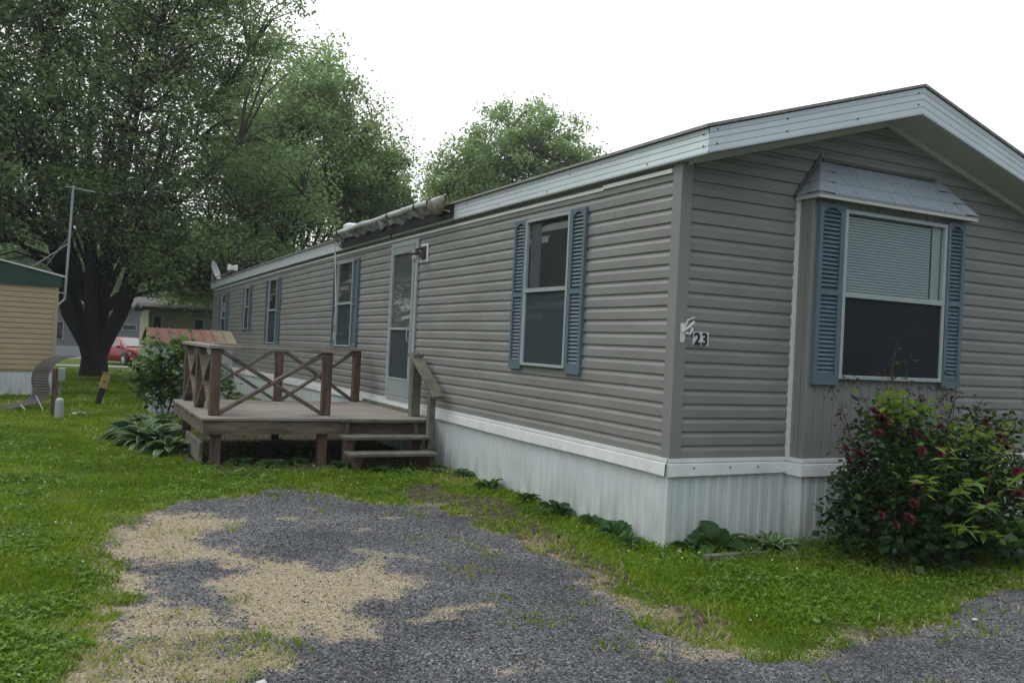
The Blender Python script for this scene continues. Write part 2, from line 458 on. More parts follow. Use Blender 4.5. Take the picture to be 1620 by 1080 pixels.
def axis(fine0, fine1, step, lo, hi):
    a = list(np.arange(fine0, fine1, step)); x = fine0; st = step
    pre = []
    while x > lo: st *= 1.22; x -= st; pre.append(x)
    x = a[-1]; st = step; post = []
    while x < hi: st *= 1.22; x += st; post.append(x)
    return np.array(pre[::-1] + a + post)
gx = axis(-6.2, 3.6, 0.034, -120, 150)
gy = axis(-3.6, 7.0, 0.034, -40, 200)
GX, GY = np.meshgrid(gx, gy)
fx, fy = GX.ravel(), GY.ravel()
zg_, zs_, zd_ = zones(fx, fy)
near = np.clip(1 - np.hypot(fx + 2, fy - 1) / 14, 0, 1)
hz = gz(fy) + near * ((fbm(fx, fy, 1.1, 41, 3) - 0.5) * 0.035 + (fbm(fx, fy, 14, 43, 2) - 0.5) * 0.012 * (1 - zg_) + (fbm(fx, fy, 20, 45, 2) - 0.5) * 0.008 * zg_)
V = np.stack([fx, fy, hz], 1)
nx, ny = len(gx), len(gy)
i0 = (np.arange(ny - 1)[:, None] * nx + np.arange(nx - 1)[None]).ravel()
F = np.stack([i0, i0 + 1, i0 + nx + 1, i0 + nx], 1)

def ground_material():
    m = bpy.data.materials.new('lawn_gravel_and_clippings'); m.use_nodes = True
    nt = m.node_tree; b = nt.nodes['Principled BSDF']; L = nt.links.new; N = nt.nodes.new
    b.inputs['Roughness'].default_value = 0.95; b.inputs['Specular IOR Level'].default_value = 0.15
    geo = N('ShaderNodeNewGeometry')
    at = N('ShaderNodeAttribute'); at.attribute_name = 'zone'
    sp = N('ShaderNodeSeparateColor'); L(at.outputs['Color'], sp.inputs[0])
    def noise(s, d=5):
        n = N('ShaderNodeTexNoise'); n.inputs['Scale'].default_value = s; n.inputs['Detail'].default_value = d; L(geo.outputs['Position'], n.inputs['Vector']); return n
    def ramp(src, *st):
        r = N('ShaderNodeValToRGB'); e = r.color_ramp.elements
        e[0].position, e[0].color = st[0][0], (*st[0][1], 1); e[1].position, e[1].color = st[-1][0], (*st[-1][1], 1)
        for p, c in st[1:-1]:
            q = e.new(p); q.color = (*c, 1)
        L(src, r.inputs[0]); return r
    def mix(f, a, bb):
        x = N('ShaderNodeMix'); x.data_type = 'RGBA'; L(f, x.inputs['Factor']); L(a, x.inputs[6]); L(bb, x.inputs[7]); return x.outputs[2]
    # grass soil
    gcol = ramp(noise(1.3, 8).outputs['Fac'], (0.3, (0.045, 0.075, 0.014)), (0.55, (0.075, 0.125, 0.02)), (0.75, (0.13, 0.155, 0.04)))
    # stones
    vo = N('ShaderNodeTexVoronoi'); vo.inputs['Scale'].default_value = 95; L(geo.outputs['Position'], vo.inputs['Vector'])
    vsep = N('ShaderNodeSeparateColor'); L(vo.outputs['Color'], vsep.inputs[0])
    st = ramp(vsep.outputs[0], (0.0, (0.055, 0.057, 0.063)), (0.45, (0.115, 0.118, 0.126)), (0.85, (0.18, 0.183, 0.192)), (1.0, (0.34, 0.34, 0.33)))
    big = ramp(noise(1.1, 8).outputs['Fac'], (0.32, (0.60, 0.60, 0.64)), (0.52, (0.98, 0.98, 1.0)), (0.72, (1.25, 1.24, 1.2)))
    mm = N('ShaderNodeMix'); mm.data_type = 'RGBA'; mm.blend_type = 'MULTIPLY'; mm.inputs['Factor'].default_value = 1
    L(st.outputs[0], mm.inputs[6]); L(big.outputs[0], mm.inputs[7])
    # clippings
    ns = noise(60, 6)
    mpn = N('ShaderNodeMapping'); mpn.inputs['Scale'].default_value = (0.9, 1.4, 1); mpn.inputs['Rotation'].default_value = (0, 0, 0.7)
    L(geo.outputs['Position'], mpn.inputs['Vector']); L(mpn.outputs[0], ns.inputs['Vector'])
    sc = ramp(ns.outputs['Fac'], (0.3, (0.24, 0.205, 0.145)), (0.5, (0.38, 0.325, 0.225)), (0.7, (0.49, 0.43, 0.31)))
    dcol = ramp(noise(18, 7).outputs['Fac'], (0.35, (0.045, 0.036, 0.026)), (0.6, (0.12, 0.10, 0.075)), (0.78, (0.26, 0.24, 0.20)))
    def sharpen(src, scale, amt, lo=0.42, hi=0.58):
        nn = noise(scale, 4)
        a = N('ShaderNodeMath'); a.operation = 'MULTIPLY_ADD'; a.inputs[1].default_value = amt; a.inputs[2].default_value = -amt / 2
        L(nn.outputs['Fac'], a.inputs[0])
        s = N('ShaderNodeMath'); s.operation = 'ADD'; L(src, s.inputs[0]); L(a.outputs[0], s.inputs[1])
        r = N('ShaderNodeMapRange'); r.inputs['From Min'].default_value = lo; r.inputs['From Max'].default_value = hi; L(s.outputs[0], r.inputs['Value'])
        return r.outputs[0]
    c = mix(sharpen(sp.outputs[2], 12, 0.5), gcol.outputs[0], dcol.outputs[0])
    c = mix(sharpen(sp.outputs[0], 40, 1.0), c, mm.outputs[2])
    c = mix(sharpen(sp.outputs[1], 90, 2.2, 0.3, 0.7), c, sc.outputs[0])
    L(c, b.inputs['Base Color'])
    bp = N('ShaderNodeBump'); bp.inputs['Strength'].default_value = 0.9; bp.inputs['Distance'].default_value = 0.012
    inv = N('ShaderNodeMath'); inv.operation = 'SUBTRACT'; inv.inputs[0].default_value = 1; L(vo.outputs['Distance'], inv.inputs[1])
    L(inv.outputs[0], bp.inputs['Height'])
    bp2 = N('ShaderNodeBump'); bp2.inputs['Strength'].default_value = 0.6; bp2.inputs['Distance'].default_value = 0.02
    L(noise(35, 5).outputs['Fac'], bp2.inputs['Height']); L(bp.outputs[0], bp2.inputs['Normal']); L(bp2.outputs[0], b.inputs['Normal'])
    return m
M['ground'] = ground_material()
zone = np.stack([zg_, zs_, zd_, np.ones_like(zg_)], 1)
ground = npmesh('ground', V, F, M['ground'], {'zone': ('FLOAT_COLOR', zone)}, smooth=True)
props(ground, kind='structure')

M['asphalt'] = mat('worn_asphalt', (0.17, 0.175, 0.185), 0.9, var=0.15, vscale=1.5, bump=0.2, bscale=40)
M['concrete'] = mat('pale_concrete', (0.33, 0.33, 0.32), 0.9, var=0.1, vscale=2)
road = MB()
for a, b_ in ((-120, -60), (-60, -20), (-20, 10), (10, 60), (60, 120)):
    road.box(a, b_, 54, 74, -0.72, -0.612)
props(obj('road', road, M['asphalt']), kind='structure')
lane = MB()
for (xa, xb_) in ((-60, -30), (-30, 0), (0, 30)):
    ya = 42.2 + xa * 0.06; yb = 42.2 + xb_ * 0.06
    lane.add([(xa, ya, float(gz(ya)) + .02), (xb_, yb, float(gz(yb)) + .02), (xb_, yb + 3.2, float(gz(yb + 3.2)) + .02), (xa, ya + 3.2, float(gz(ya + 3.2)) + .02)], [(0, 1, 2, 3)])
props(obj('driveway', lane, M['concrete']), kind='structure')

# ================================================================ THE MOBILE HOME
L_, W_, Z0, ZT = 21.6, 4.1, 0.64, 2.79
SL = 0.284
home = empty('mobile_home', (0, 0, 0), 'long taupe mobile home with white skirting, blue shutters and a bay window', 'mobile home')
CO = 0.1016
def lap_profile(z0, z1):
    """Dutch-lap courses: list of (out, z)"""
    pr = []; z = z0
    while z < z1 - 0.004:
        zt = min(z + CO, z1)
        pr += [(0.000, z), (0.0155, z + 0.0015), (0.0150, z + 0.060), (0.004, z + 0.083), (0.0015, zt)]
        z += CO
    return [(u, min(v, z1)) for u, v in pr]
ys = list(np.linspace(0.085, L_ - 0.085, 90))
prof = lap_profile(Z0, ZT + 0.0)
w = MB().sweep(prof, ys, lambda u, v, t: (-u - 0.0018 * math.sin(t * 2.3 + v * 9), t, v + 0.0012 * math.sin(t * 3.1 + v * 5))).bend()
obj('side_siding', w, M['siding'], home)
jr = random.Random(8)
for k in range(0, 20, 2):
    for q0 in range(0, 6):
        yj = 0.9 + 3.66 * q0 + 1.22 * ((k // 2) % 3) + jr.uniform(-.1, .1)
        if yj > L_ - 0.3: continue
        z_ = Z0 + k * CO
        jb = MB()
        for kk in (0, 1):
            zz = z_ + kk * CO
            jb.add([(-0.0162, yj, zz + .002), (-0.0162, yj + 0.004, zz + .002), (-0.0157, yj + 0.004, zz + .060), (-0.0157, yj, zz + .060), (-0.0052, yj + .004, zz + .083), (-0.0052, yj, zz + .083)], [(0, 1, 2, 3), (3, 2, 4, 5)])
        obj('panel_joint', jb.bend(), M['joint'], home)
w = MB().sweep(prof, ys, lambda u, v, t: (W_ + u, t, v)).bend()
obj('rear_side_siding', w, M['siding'], home)
def gable(yw, sgn):
    g = MB(); zmax = ZT + SL * W_ / 2
    pr = lap_profile(Z0, zmax - 0.03)
    for (u0, v0), (u1, v1) in zip(pr[:-1], pr[1:]):
        def xr(v):
            a = max(0.085, (v - ZT) / SL + 0.01); return a, W_ - a
        a0, b0 = xr(v0); a1, b1 = xr(v1)
        if b0 <= a0 or b1 <= a1: continue
        g.add([(a0, yw - sgn * u0, v0), (b0, yw - sgn * u0, v0), (b1, yw - sgn * u1, v1), (a1, yw - sgn * u1, v1)], [(0, 1, 2, 3)])
    return g
obj('gable_siding', gable(0, 1), M['siding'], home)
obj('far_gable_siding', gable(L_, -1).bend(), M['siding'], home)
core = MB().box(0.03, W_ - 0.03, 0.03, L_ - 0.03, 0.5, ZT - 0.02)
obj('inner_wall', core, M['dark'], home)
# corner trims
for cx, sx in ((0, 1), (W_, -1)):
    for cy, sy in ((0, 1), (L_, -1)):
        c_ = MB()
        pts = [(-0.02, -0.02), (0.085, -0.02), (0.085, -0.001), (-0.001, -0.001), (-0.001, 0.085), (-0.02, 0.085)]
        c_.prism(pts, Z0 + 0.005, ZT + 0.003, lambda u, v, h, cx=cx, sx=sx, cy=cy, sy=sy: (cx + sx * u, cy + sy * v, h))
        obj('corner_trim', c_.bend(), M['trim_taupe'], home, bev=0.003)
# skirting
def rib(t0, t1, pitch=0.1016):
    pr = []; t = t0
    while t < t1 - pitch:
        pr += [(t, 0), (t + 0.40 * pitch, 0), (t + 0.52 * pitch, 0.0055), (t + 0.80 * pitch, 0.0055), (t + 0.92 * pitch, 0)]
        t += pitch
    pr.append((t1, 0)); return pr
sk = MB()
pr = rib(0.0, L_)
sk.sweep([(0, -0.5), (0, 0.60)], range(len(pr)), lambda u, v, t: (-0.004 - pr[t][1] + 0.0, pr[t][0], v + (0.0 if v > 0 else 0))).bend()
obj('side_skirting', sk, M['skirt'], home)
sk = MB(); pr2 = rib(0.0, W_)
BX0, BX1, BD = 1.13, 2.86, 0.16
sk.sweep([(0, -0.2), (0, 0.60)], range(len(pr2)), lambda u, v, t: (pr2[t][0], -0.004 - pr2[t][1], v))
sk.box(W_ - 0.01, W_, 0, L_, -0.4, 0.6); sk.box(0, W_, L_ - 0.01, L_, -0.5, 0.45)
obj('gable_skirting', sk, M['skirt'], home)
# white band over the skirting
def band(name, f, ts, parent=home, be=True, joints=()):
    b_ = MB()
    b_.sweep([(0.004, 0.648), (0.024, 0.646), (0.024, 0.619), (0.012, 0.617), (0.012, 0.612), (0.026, 0.609), (0.036, 0.606), (0.041, 0.524), (0.041, 0.518), (0.006, 0.518)], ts, f)
    if be: b_.bend()
    return obj(name, b_, M['white_trim'], parent)
band('side_skirt_band', lambda u, v, t: (-u, t, v + 0.004 * math.sin(t * 1.9) * (v < .6)), list(np.linspace(-0.0, L_, 60)))
band('gable_skirt_band', lambda u, v, t: (t, -u, v + 0.012 * (t / 1.1) * (v < .55)), list(np.linspace(-0.035, 1.10, 12)), be=False)
band('gable_skirt_band', lambda u, v, t: (t, -u, v), [2.9, 3.3, 3.8, W_], be=False)
crn = MB().box(-0.02, 0.018, -0.018, 0.015, -0.2, 0.61)
obj('skirt_corner_trim', crn, M['skirt'], home, bev=0.002)
# strip under the eave
st_2 = MB()
for (x0, x1, y0, y1, z0, z1) in ((-0.032, -0.004, 0.09, 1.02, 2.727, 2.757), ):
    st_2.box(x0, x1, y0, y1, z0, z1)
for i in range(20):
    a = 1.022 + (L_ - 0.12 - 1.022) * i / 20; b_ = 1.022 + (L_ - 0.12 - 1.022) * (i + 1) / 20
    st_2.box(-0.026, -0.004, a, b_, 2.718, 2.745)
obj('eave_channel', st_2.bend(), M['white_trim'], home)
# eaves, rakes, roof
OV = 0.34
fp = [(0.0, 0.0), (0.022, 0.0), (0.024, 0.012), (0.020, 0.045), (0.023, 0.050), (0.019, 0.095), (0.023, 0.100), (0.020, 0.135), (0.024, 0.140), (0.026, 0.172), (0.0, 0.174)]
fe = MB()
ysf = list(np.linspace(-OV - 0.019, L_ + 0.25, 40))
fe.sweep([(u, v) for u, v in fp], ysf, lambda u, v, t: (-0.045 - u, t, 2.79 + v)).bend()
obj('eave_fascia', fe, M['fascia'], home)
fe = MB().sweep([(u, v) for u, v in fp], ysf, lambda u, v, t: (W_ + 0.045 + u, t, 2.79 + v)).bend()
obj('eave_fascia', fe, M['fascia'], home)
for xa, xb_ in ((-0.055, 0.0), (W_, W_ + 0.055)):
    es = MB().sweep([(xa, 2.792), (xb_, 2.792), (xb_, 2.80), (xa, 2.80)], ysf, lambda u, v, t: (u, t, v))
    obj('eave_soffit', es.bend(), M['soffit'], home)
XR = W_ / 2
for s_ in (1, -1):
    rk = MB()
    def rf(u, v, t, s_=s_):
        x = -0.067 + (XR + 0.067) * t
        z = 2.79 + SL * 1.005 * (x + 0.067) + v * (1 + 0.22 * t)
        return (x if s_ > 0 else W_ - x, -OV - u, z)
    rk.sweep(fp, [i / 12 for i in range(13)], rf)
    obj('rake_fascia', rk, M['fascia'], home)
    sf = MB()
    sf.add([rf(0, 0.003, 0), rf(0, 0.003, 1), (XR, 0.0, rf(0, 0.003, 1)[2]), (rf(0, 0, 0)[0], 0.0, rf(0, 0.003, 0)[2])], [(0, 1, 2, 3)])
    for k in range(1, 8):
        t = k / 8.0
        a = rf(-0.01, 0.0005, t - .006); b_ = rf(-0.01, 0.0005, t + .006)
        sf.add([a, b_, (b_[0], -0.002, b_[2]), (a[0], -0.002, a[2])], [(0, 1, 2, 3)])
        for q in (0.25, 0.5, 0.75):
            a = rf(-0.01, 0.0005, t - q / 8 - .0015); b_ = rf(-0.01, 0.0005, t - q / 8 + .0015)
            sf.add([a, b_, (b_[0], -0.002, b_[2]), (a[0], -0.002, a[2])], [(0, 1, 2, 3)])
    obj('rake_soffit', sf, M['soffit'], home)
    ml = MB()
    a = Vector((rf(0, 0, 0)[0] + s_ * 0.09, -0.022, rf(0, -0.02, 0.045)[2])); b_ = Vector((XR, -0.022, rf(0, -0.02, 1)[2] + .01))
    ml.bar(a, b_, 0.03, 0.045)
    obj('soffit_moulding', ml, M['soffit'], home)
    rl = MB()
    ysr = list(np.linspace(-OV - 0.04, L_ + 0.28, 30))
    def tp(x, y, z): return (x if s_ > 0 else W_ - x, y, z)
    nseg = 6
    for i in range(len(ysr) - 1):
        y0, y1 = ysr[i], ysr[i + 1]
        za, zb_ = 2.972, 3.614
        rl.add([tp(-0.095, y0, za - 0.008), tp(-0.095, y1, za - 0.008), tp(-0.095, y1, za + 0.014), tp(-0.095, y0, za + 0.014),
                tp(XR, y0, zb_), tp(XR, y1, zb_), tp(XR, y1, zb_ + 0.02), tp(XR, y0, zb_ + 0.02)],
               [(0, 1, 2, 3), (0, 4, 5, 1), (3, 2, 6, 7)] + ([(0, 3, 7, 4)] if i == 0 else []) + ([(1, 5, 6, 2)] if i == len(ysr) - 2 else []))
    obj('roof', rl.bend(), M['shingle'], home)
# dark screw heads on fascia
def screw(x0, y0, z0, dx, dy):
    obj('screw_head', MB().box(x0, x0 + dx, y0, y0 + dy, z0, z0 + 0.009), M['black'], home)
for z in (.05, .13): screw(-0.075, -OV + 0.03, 2.79 + z, 0.007, 0.008)
for y, z in ((0.35, .03), (1.5, .12), (1.9, .03), (2.9, .03), (3.7, .12)): screw(-0.074, y, 2.79 + z, 0.007, 0.008)
for t, z in ((0.03, .05), (0.03, .15), (.33, .05), (.33, .14), (.97, .08), (.97, .17), (.66, .05)):
    x = -0.067 + (XR + 0.067) * t
    screw(x, -OV - 0.030, 2.79 + SL * 1.005 * (x + .067) + z, 0.009, 0.01)
for x in (0.19, 0.53, 0.80): screw(x, -0.046, 0.575, 0.008, 0.008)
# vent pipe cap and low roof dome
vp = MB().lathe((0.72, 10.6, 3.14), [(0.09, -0.1), (0.09, 0.20), (0.10, 0.20), (0.10, 0.235), (0.17, 0.25), (0.17, 0.30), (0.11, 0.34), (0.0, 0.35)], 18)
obj('roof_vent', vp, M['white_metal'], home, smooth=False)
vp = MB().lathe((0.5, 18.2, 2.98), [(0.12, 0), (0.13, 0.05), (0.09, 0.10), (0, 0.12)], 14)
obj('roof_vent', vp, M['white_metal'], home)

# ---- windows of the long wall
def shutter(mbf, y0, y1, z0, z1, name='shutter', mid=None):
    """a louvred shutter in wall coordinates (t, out, z); mbf maps to the world"""
    s = MB(); st = 0.038; zr = 0.085
    mid = mid if mid else (z0 + z1) / 2
    def bx(a, b, o0, o1, c, d): s.add([mbf(t, o, z) for z in (c, d) for o in (o0, o1) for t in (a, b)], [(0, 2, 3, 1), (4, 5, 7, 6), (0, 1, 5, 4), (2, 6, 7, 3), (0, 4, 6, 2), (1, 3, 7, 5)])
    bx(y0, y0 + st, 0.012, 0.045, z0, z1); bx(y1 - st, y1, 0.012, 0.045, z0, z1)
    bx(y0 + st, y1 - st, 0.013, 0.043, z0, z0 + zr)
    bx(y0 + st, y1 - st, 0.013, 0.043, mid - 0.022, mid + 0.022)
    # arched top rail
    n = 8; a, b = y0 + st, y1 - st
    for i in range(n):
        t0 = a + (b - a) * i / n; t1 = a + (b - a) * (i + 1) / n
        def arch(t): q = (t - a) / (b - a) * 2 - 1; return z1 - 0.028 - 0.04 * q * q
        s.add([mbf(t0, 0.043, arch(t0)), mbf(t1, 0.043, arch(t1)), mbf(t1, 0.043, z1), mbf(t0, 0.043, z1),
               mbf(t0, 0.013, arch(t0)), mbf(t1, 0.013, arch(t1)), mbf(t1, 0.013, z1), mbf(t0, 0.013, z1)],
              [(0, 1, 2, 3), (4, 7, 6, 5), (0, 4, 5, 1), (3, 2, 6, 7)])
    # backing
    s.add([mbf(a, 0.014, z0 + zr), mbf(b, 0.014, z0 + zr), mbf(b, 0.014, z1 - 0.03), mbf(a, 0.014, z1 - 0.03)], [(0, 1, 2, 3)])
    z = z0 + zr
    while z < z1 - 0.05:
        if abs(z + 0.015 - mid) > 0.03:
            s.add([mbf(a, 0.038, z + 0.004), mbf(b, 0.038, z + 0.004), mbf(b, 0.018, z + 0.030), mbf(a, 0.018, z + 0.030), mbf(a, 0.014, z), mbf(b, 0.014, z)],
                  [(0, 1, 2, 3), (0, 4, 5, 1)])
        z += 0.0335
    return s
def west(t, o, z): return (-o, t, z)
def wbox(s, f, a, b, o0, o1, c, d):
    s.add([f(t, o, z) for z in (c, d) for o in (o0, o1) for t in (a, b)], [(0, 2, 3, 1), (4, 5, 7, 6), (0, 1, 5, 4), (2, 6, 7, 3), (0, 4, 6, 2), (1, 3, 7, 5)])
def side_window(y0, y1, z0, z1, rail, sh=0.245, zs0=None, zs1=None, curtain=False):
    zs0 = zs0 or z0 - 0.04; zs1 = zs1 or z1 + 0.012
    # a window set forward of the wall, with a near-black panel for the unlit room behind its pane
    f = MB(); fw_ = 0.026
    wbox(f, west, y0, y0 + fw_, 0.014, 0.052, z0, z1); wbox(f, west, y1 - fw_, y1, 0.014, 0.052, z0, z1)
    wbox(f, west, y0 + fw_, y1 - fw_, 0.014, 0.050, z1 - fw_, z1 - .001); wbox(f, west, y0 + fw_, y1 - fw_, 0.014, 0.056, z0 + .001, z0 + fw_)
    fr = obj('window', f.bend(), M['frame'], home, bev=0.003)
    rl = MB(); wbox(rl, west, y0 + fw_, y1 - fw_, 0.020, 0.054, rail - 0.018, rail + 0.018)
    wbox(rl, west, y1 - fw_ - 0.02, y1 - fw_, 0.020, 0.046, z0 + fw_, rail - .02)
    obj('meeting_rail', rl.bend(), M['frame'], fr)
    bk = MB(); wbox(bk, west, y0 + 0.02, y1 - 0.02, 0.0135, 0.0165, z0 + 0.02, z1 - 0.02)
    obj('unlit_room_panel', bk.bend(), M['dark'], fr)
    if curtain:
        ct = MB(); 
        nn = 10
        for i in range(nn):
            a = y1 - 0.06 - 0.2 * i / nn; b = y1 - 0.06 - 0.2 * (i + 1) / nn
            oo = 0.019 + 0.004 * (i % 2)
            o2 = 0.019 + 0.004 * ((i + 1) % 2)
            ct.add([west(a, oo, rail + .02), west(b, o2, rail + .02), west(b, o2, z1 - .04), west(a, oo, z1 - .04)], [(0, 1, 2, 3)])
        obj('curtain', ct.bend(), M['curtain'], fr)
        ct = MB(); wbox(ct, west, y1 - 0.155, y1 - 0.075, 0.018, 0.021, z0 + 0.07, z0 + 0.19)
        obj('window_sticker', ct.bend(), M['curtain'], fr)
    pn = MB()
    for o_, c_, d_ in ((0.027, rail + 0.014, z1 - fw_ + 0.004), (0.025, z0 + fw_ - 0.004, rail - 0.014)):
        pn.add([west(y0 + fw_ - .004, o_, c_), west(y1 - fw_ + .004, o_, c_), west(y1 - fw_ + .004, o_, d_), west(y0 + fw_ - .004, o_, d_)], [(0, 1, 2, 3)])
    obj('pane', pn.bend(), M['glass'], fr)
    sc = MB(); wbox(sc, west, y0 + fw_, y1 - fw_, 0.034, 0.0345, z0 + fw_, rail - 0.017)
    obj('insect_screen', sc.bend(), M['mesh'], fr)
    for a, b in ((y0 - sh - 0.008, y0 - 0.008), (y1 + 0.008, y1 + sh + 0.008)):
        obj('shutter', shutter(west, a, b, zs0, zs1).bend(), M['shutter'], home)
    return fr
M['curtain'] = mat('grey_curtain', (0.07, 0.085, 0.095), 0.9, var=0.1)
def mesh_mat(name, col, op):
    m = bpy.data.materials.new(name); m.use_nodes = True
    nt = m.node_tree; b = nt.nodes['Principled BSDF']; b.inputs['Base Color'].default_value = (*col, 1); b.inputs['Roughness'].default_value = 0.6
    tr = nt.nodes.new('ShaderNodeBsdfTransparent'); mx = nt.nodes.new('ShaderNodeMixShader'); mx.inputs[0].default_value = op
    nt.links.new(tr.outputs[0], mx.inputs[1]); nt.links.new(b.outputs[0], mx.inputs[2]); nt.links.new(mx.outputs[0], nt.nodes['Material Output'].inputs[0])
    return m
M['mesh'] = mesh_mat('window_screen', (0.05, 0.07, 0.085), 0.42)
M['mesh_dark'] = mesh_mat('dark_window_screen', (0.012, 0.018, 0.028), 0.5)
side_window(1.50, 2.315, 1.225, 2.60, 1.93, curtain=True)
side_window(7.90, 8.71, 1.28, 2.60, 1.95, sh=0.26)
side_window(13.12, 13.92, 1.26, 2.60, 1.955, sh=0.27)
side_window(16.06, 16.62, 1.57, 2.57, 2.10, sh=0.22)
side_window(19.25, 19.98, 1.26, 2.545, 1.90, sh=0.30)

# ---- storm door
D0, D1, DZ0, DZ1 = 5.21, 6.20, 0.65, 2.69
d_ = MB()
wbox(d_, west, D0, D0 + 0.07, 0.014, 0.040, DZ0, DZ1); wbox(d_, west, D1 - 0.05, D1, 0.014, 0.040, DZ0, DZ1); wbox(d_, west, D0 + 0.07, D1 - 0.05, 0.014, 0.038, DZ1 - 0.06, DZ1 - 0.001)
wbox(d_, west, D0 + 0.07, D1 - 0.05, 0.014, 0.050, DZ0 + .001, DZ0 + 0.03)
df = obj('door_frame', d_.bend(), M['frame'], home, bev=0.003)
door = MB(); a, b = D0 + 0.078, D1 - 0.058
wbox(door, west, a, a + 0.085, 0.016, 0.046, DZ0 + 0.035, DZ1 - 0.068); wbox(door, west, b - 0.06, b, 0.016, 0.046, DZ0 + 0.035, DZ1 - 0.068)
wbox(door, west, a + .085, b - .06, 0.016, 0.044, DZ1 - 0.16, DZ1 - 0.069)
wbox(door, west, a + .085, b - .06, 0.016, 0.044, DZ0 + 0.036, 0.90)
dr = obj('storm_door', door.bend(), M['door_panel'], home, bev=0.003)
for c_, d__, o_ in ((1.545, 1.575, 0.052), (0.90, 0.925, 0.050)):
    q = MB(); wbox(q, west, a + .085, b - .06, 0.018, o_, c_, d__); obj('door_rail', q.bend(), M['frame'], dr)
q = MB(); wbox(q, west, a + .08, b - .055, 0.0150, 0.0175, 0.9, DZ1 - 0.15)
obj('inner_door', q.bend(), mat('dim_inner_door', (0.075, 0.09, 0.095), 0.6), dr)
q = MB()
for o_, c_, d__ in ((0.029, 1.57, DZ1 - 0.155), (0.027, 0.92, 1.55)): q.add([west(a + .08, o_, c_), west(b - .055, o_, c_), west(b - .055, o_, d__), west(a + .08, o_, d__)], [(0, 1, 2, 3)])
obj('pane', q.bend(), M['glass'], dr)
q = MB(); wbox(q, west, a + .083, b - .058, 0.036, 0.0365, 0.92, 1.55)
obj('insect_screen', q.bend(), M['mesh'], dr)
q = MB().tube([(-0.046, a + 0.05, 1.40), (-0.085, a + 0.05, 1.41), (-0.09, a + 0.05, 1.50), (-0.085, a + 0.05, 1.58), (-0.046, a + 0.05, 1.59)], 0.008, 6)
q.box(-0.052, -0.046, a + 0.035, a + 0.065, 1.36, 1.44)
obj('handle', q.bend(), M['frame'], dr)

# ---- bay window in the gable end
def south(t, o, z): return (t, -BD - o, z)
bay = MB()
def batten(a, b, f, z0, z1, pitch=0.098):
    pr = []; t = a
    while t < b - 0.03:
        pr += [(t, 0.0), (t + 0.004, -0.006), (t + 0.010, 0.004), (min(t + pitch - 0.004, b), 0.004)]
        t += pitch
    pr += [(b, 0.0)]
    return pr
zb0, zb1 = 0.64, 2.655
fr_ = batten(BX0, BX1, None, zb0, zb1)
bay.sweep([(0, zb0), (0, zb1)], range(len(fr_)), lambda u, v, t: (fr_[t][0], -BD - fr_[t][1], v))
for xx, sg in ((BX0, -1), (BX1, 1)):
    lp = [(0, 0), (0.06, 0), (0.063, -0.006), (0.068, 0.004), (0.11, 0.004), (0.113, -0.006), (0.118, 0.003), (BD, 0.003)]
    bay.sweep([(0, zb0), (0, zb1)], range(len(lp)), lambda u, v, t, xx=xx, sg=sg: (xx + sg * lp[t][1], -lp[t][0], v))
bayo = obj('bay_window', bay, M['trim_taupe'], home)
for xx in (BX0, BX1):
    q = MB().box(xx - 0.006, xx + 0.05, -BD - 0.007, -BD + 0.03, zb0, zb1 - .001) if xx == BX0 else MB().box(xx - 0.05, xx + 0.006, -BD - 0.007, -BD + 0.03, zb0, zb1 - .001)
    obj('corner_trim', q, M['trim_taupe'], bayo, bev=0.003)
q = MB().box(BX0 - 0.030, BX0 - 0.0005, -0.030, 0.0, Z0 + .008, 2.655)
obj('wall_channel', q, M['white_trim'], bayo)
q = MB().box(BX1 + 0.005, BX1 + 0.03, -0.028, 0.0, Z0 + .008, 2.655)
obj('wall_channel', q, M['trim_taupe'], bayo)
# skirt and band of the bay
pr3 = rib(BX0, BX1)
q = MB().sweep([(0, -0.2), (0, 0.60)], range(len(pr3)), lambda u, v, t: (pr3[t][0], -BD - 0.006 - pr3[t][1], v))
for xx, sg in ((BX0, -1), (BX1, 1)):
    lp2 = [(0.0, 0.0), (0.03, 0), (0.036, .008), (.06, .008), (.066, 0), (.1, 0), (.106, .008), (.13, .008), (.136, 0), (BD + 0.006, 0)]
    q.sweep([(0, -0.2), (0, 0.60)], range(len(lp2)), lambda u, v, t, xx=xx, sg=sg, lp2=lp2: (xx + sg * lp2[t][1], -lp2[t][0], v))
obj('bay_skirting', q, M['skirt'], bayo)
bandp = [(0.004, 0.648), (0.024, 0.646), (0.024, 0.619), (0.012, 0.617), (0.012, 0.612), (0.026, 0.609), (0.034, 0.606), (0.041, 0.522), (0.041, 0.516), (0.006, 0.516)]
q = MB()
corners = [(BX0, 0, -1, 0), (BX0, -BD, -1, -1), (BX1, -BD, 1, -1), (BX1, 0, 1, 0)]
q.sweep(bandp, range(4), lambda u, v, t: (corners[t][0] + corners[t][2] * u, corners[t][1] + corners[t][3] * u, v))
obj('bay_skirt_band', q, M['white_trim'], bayo)
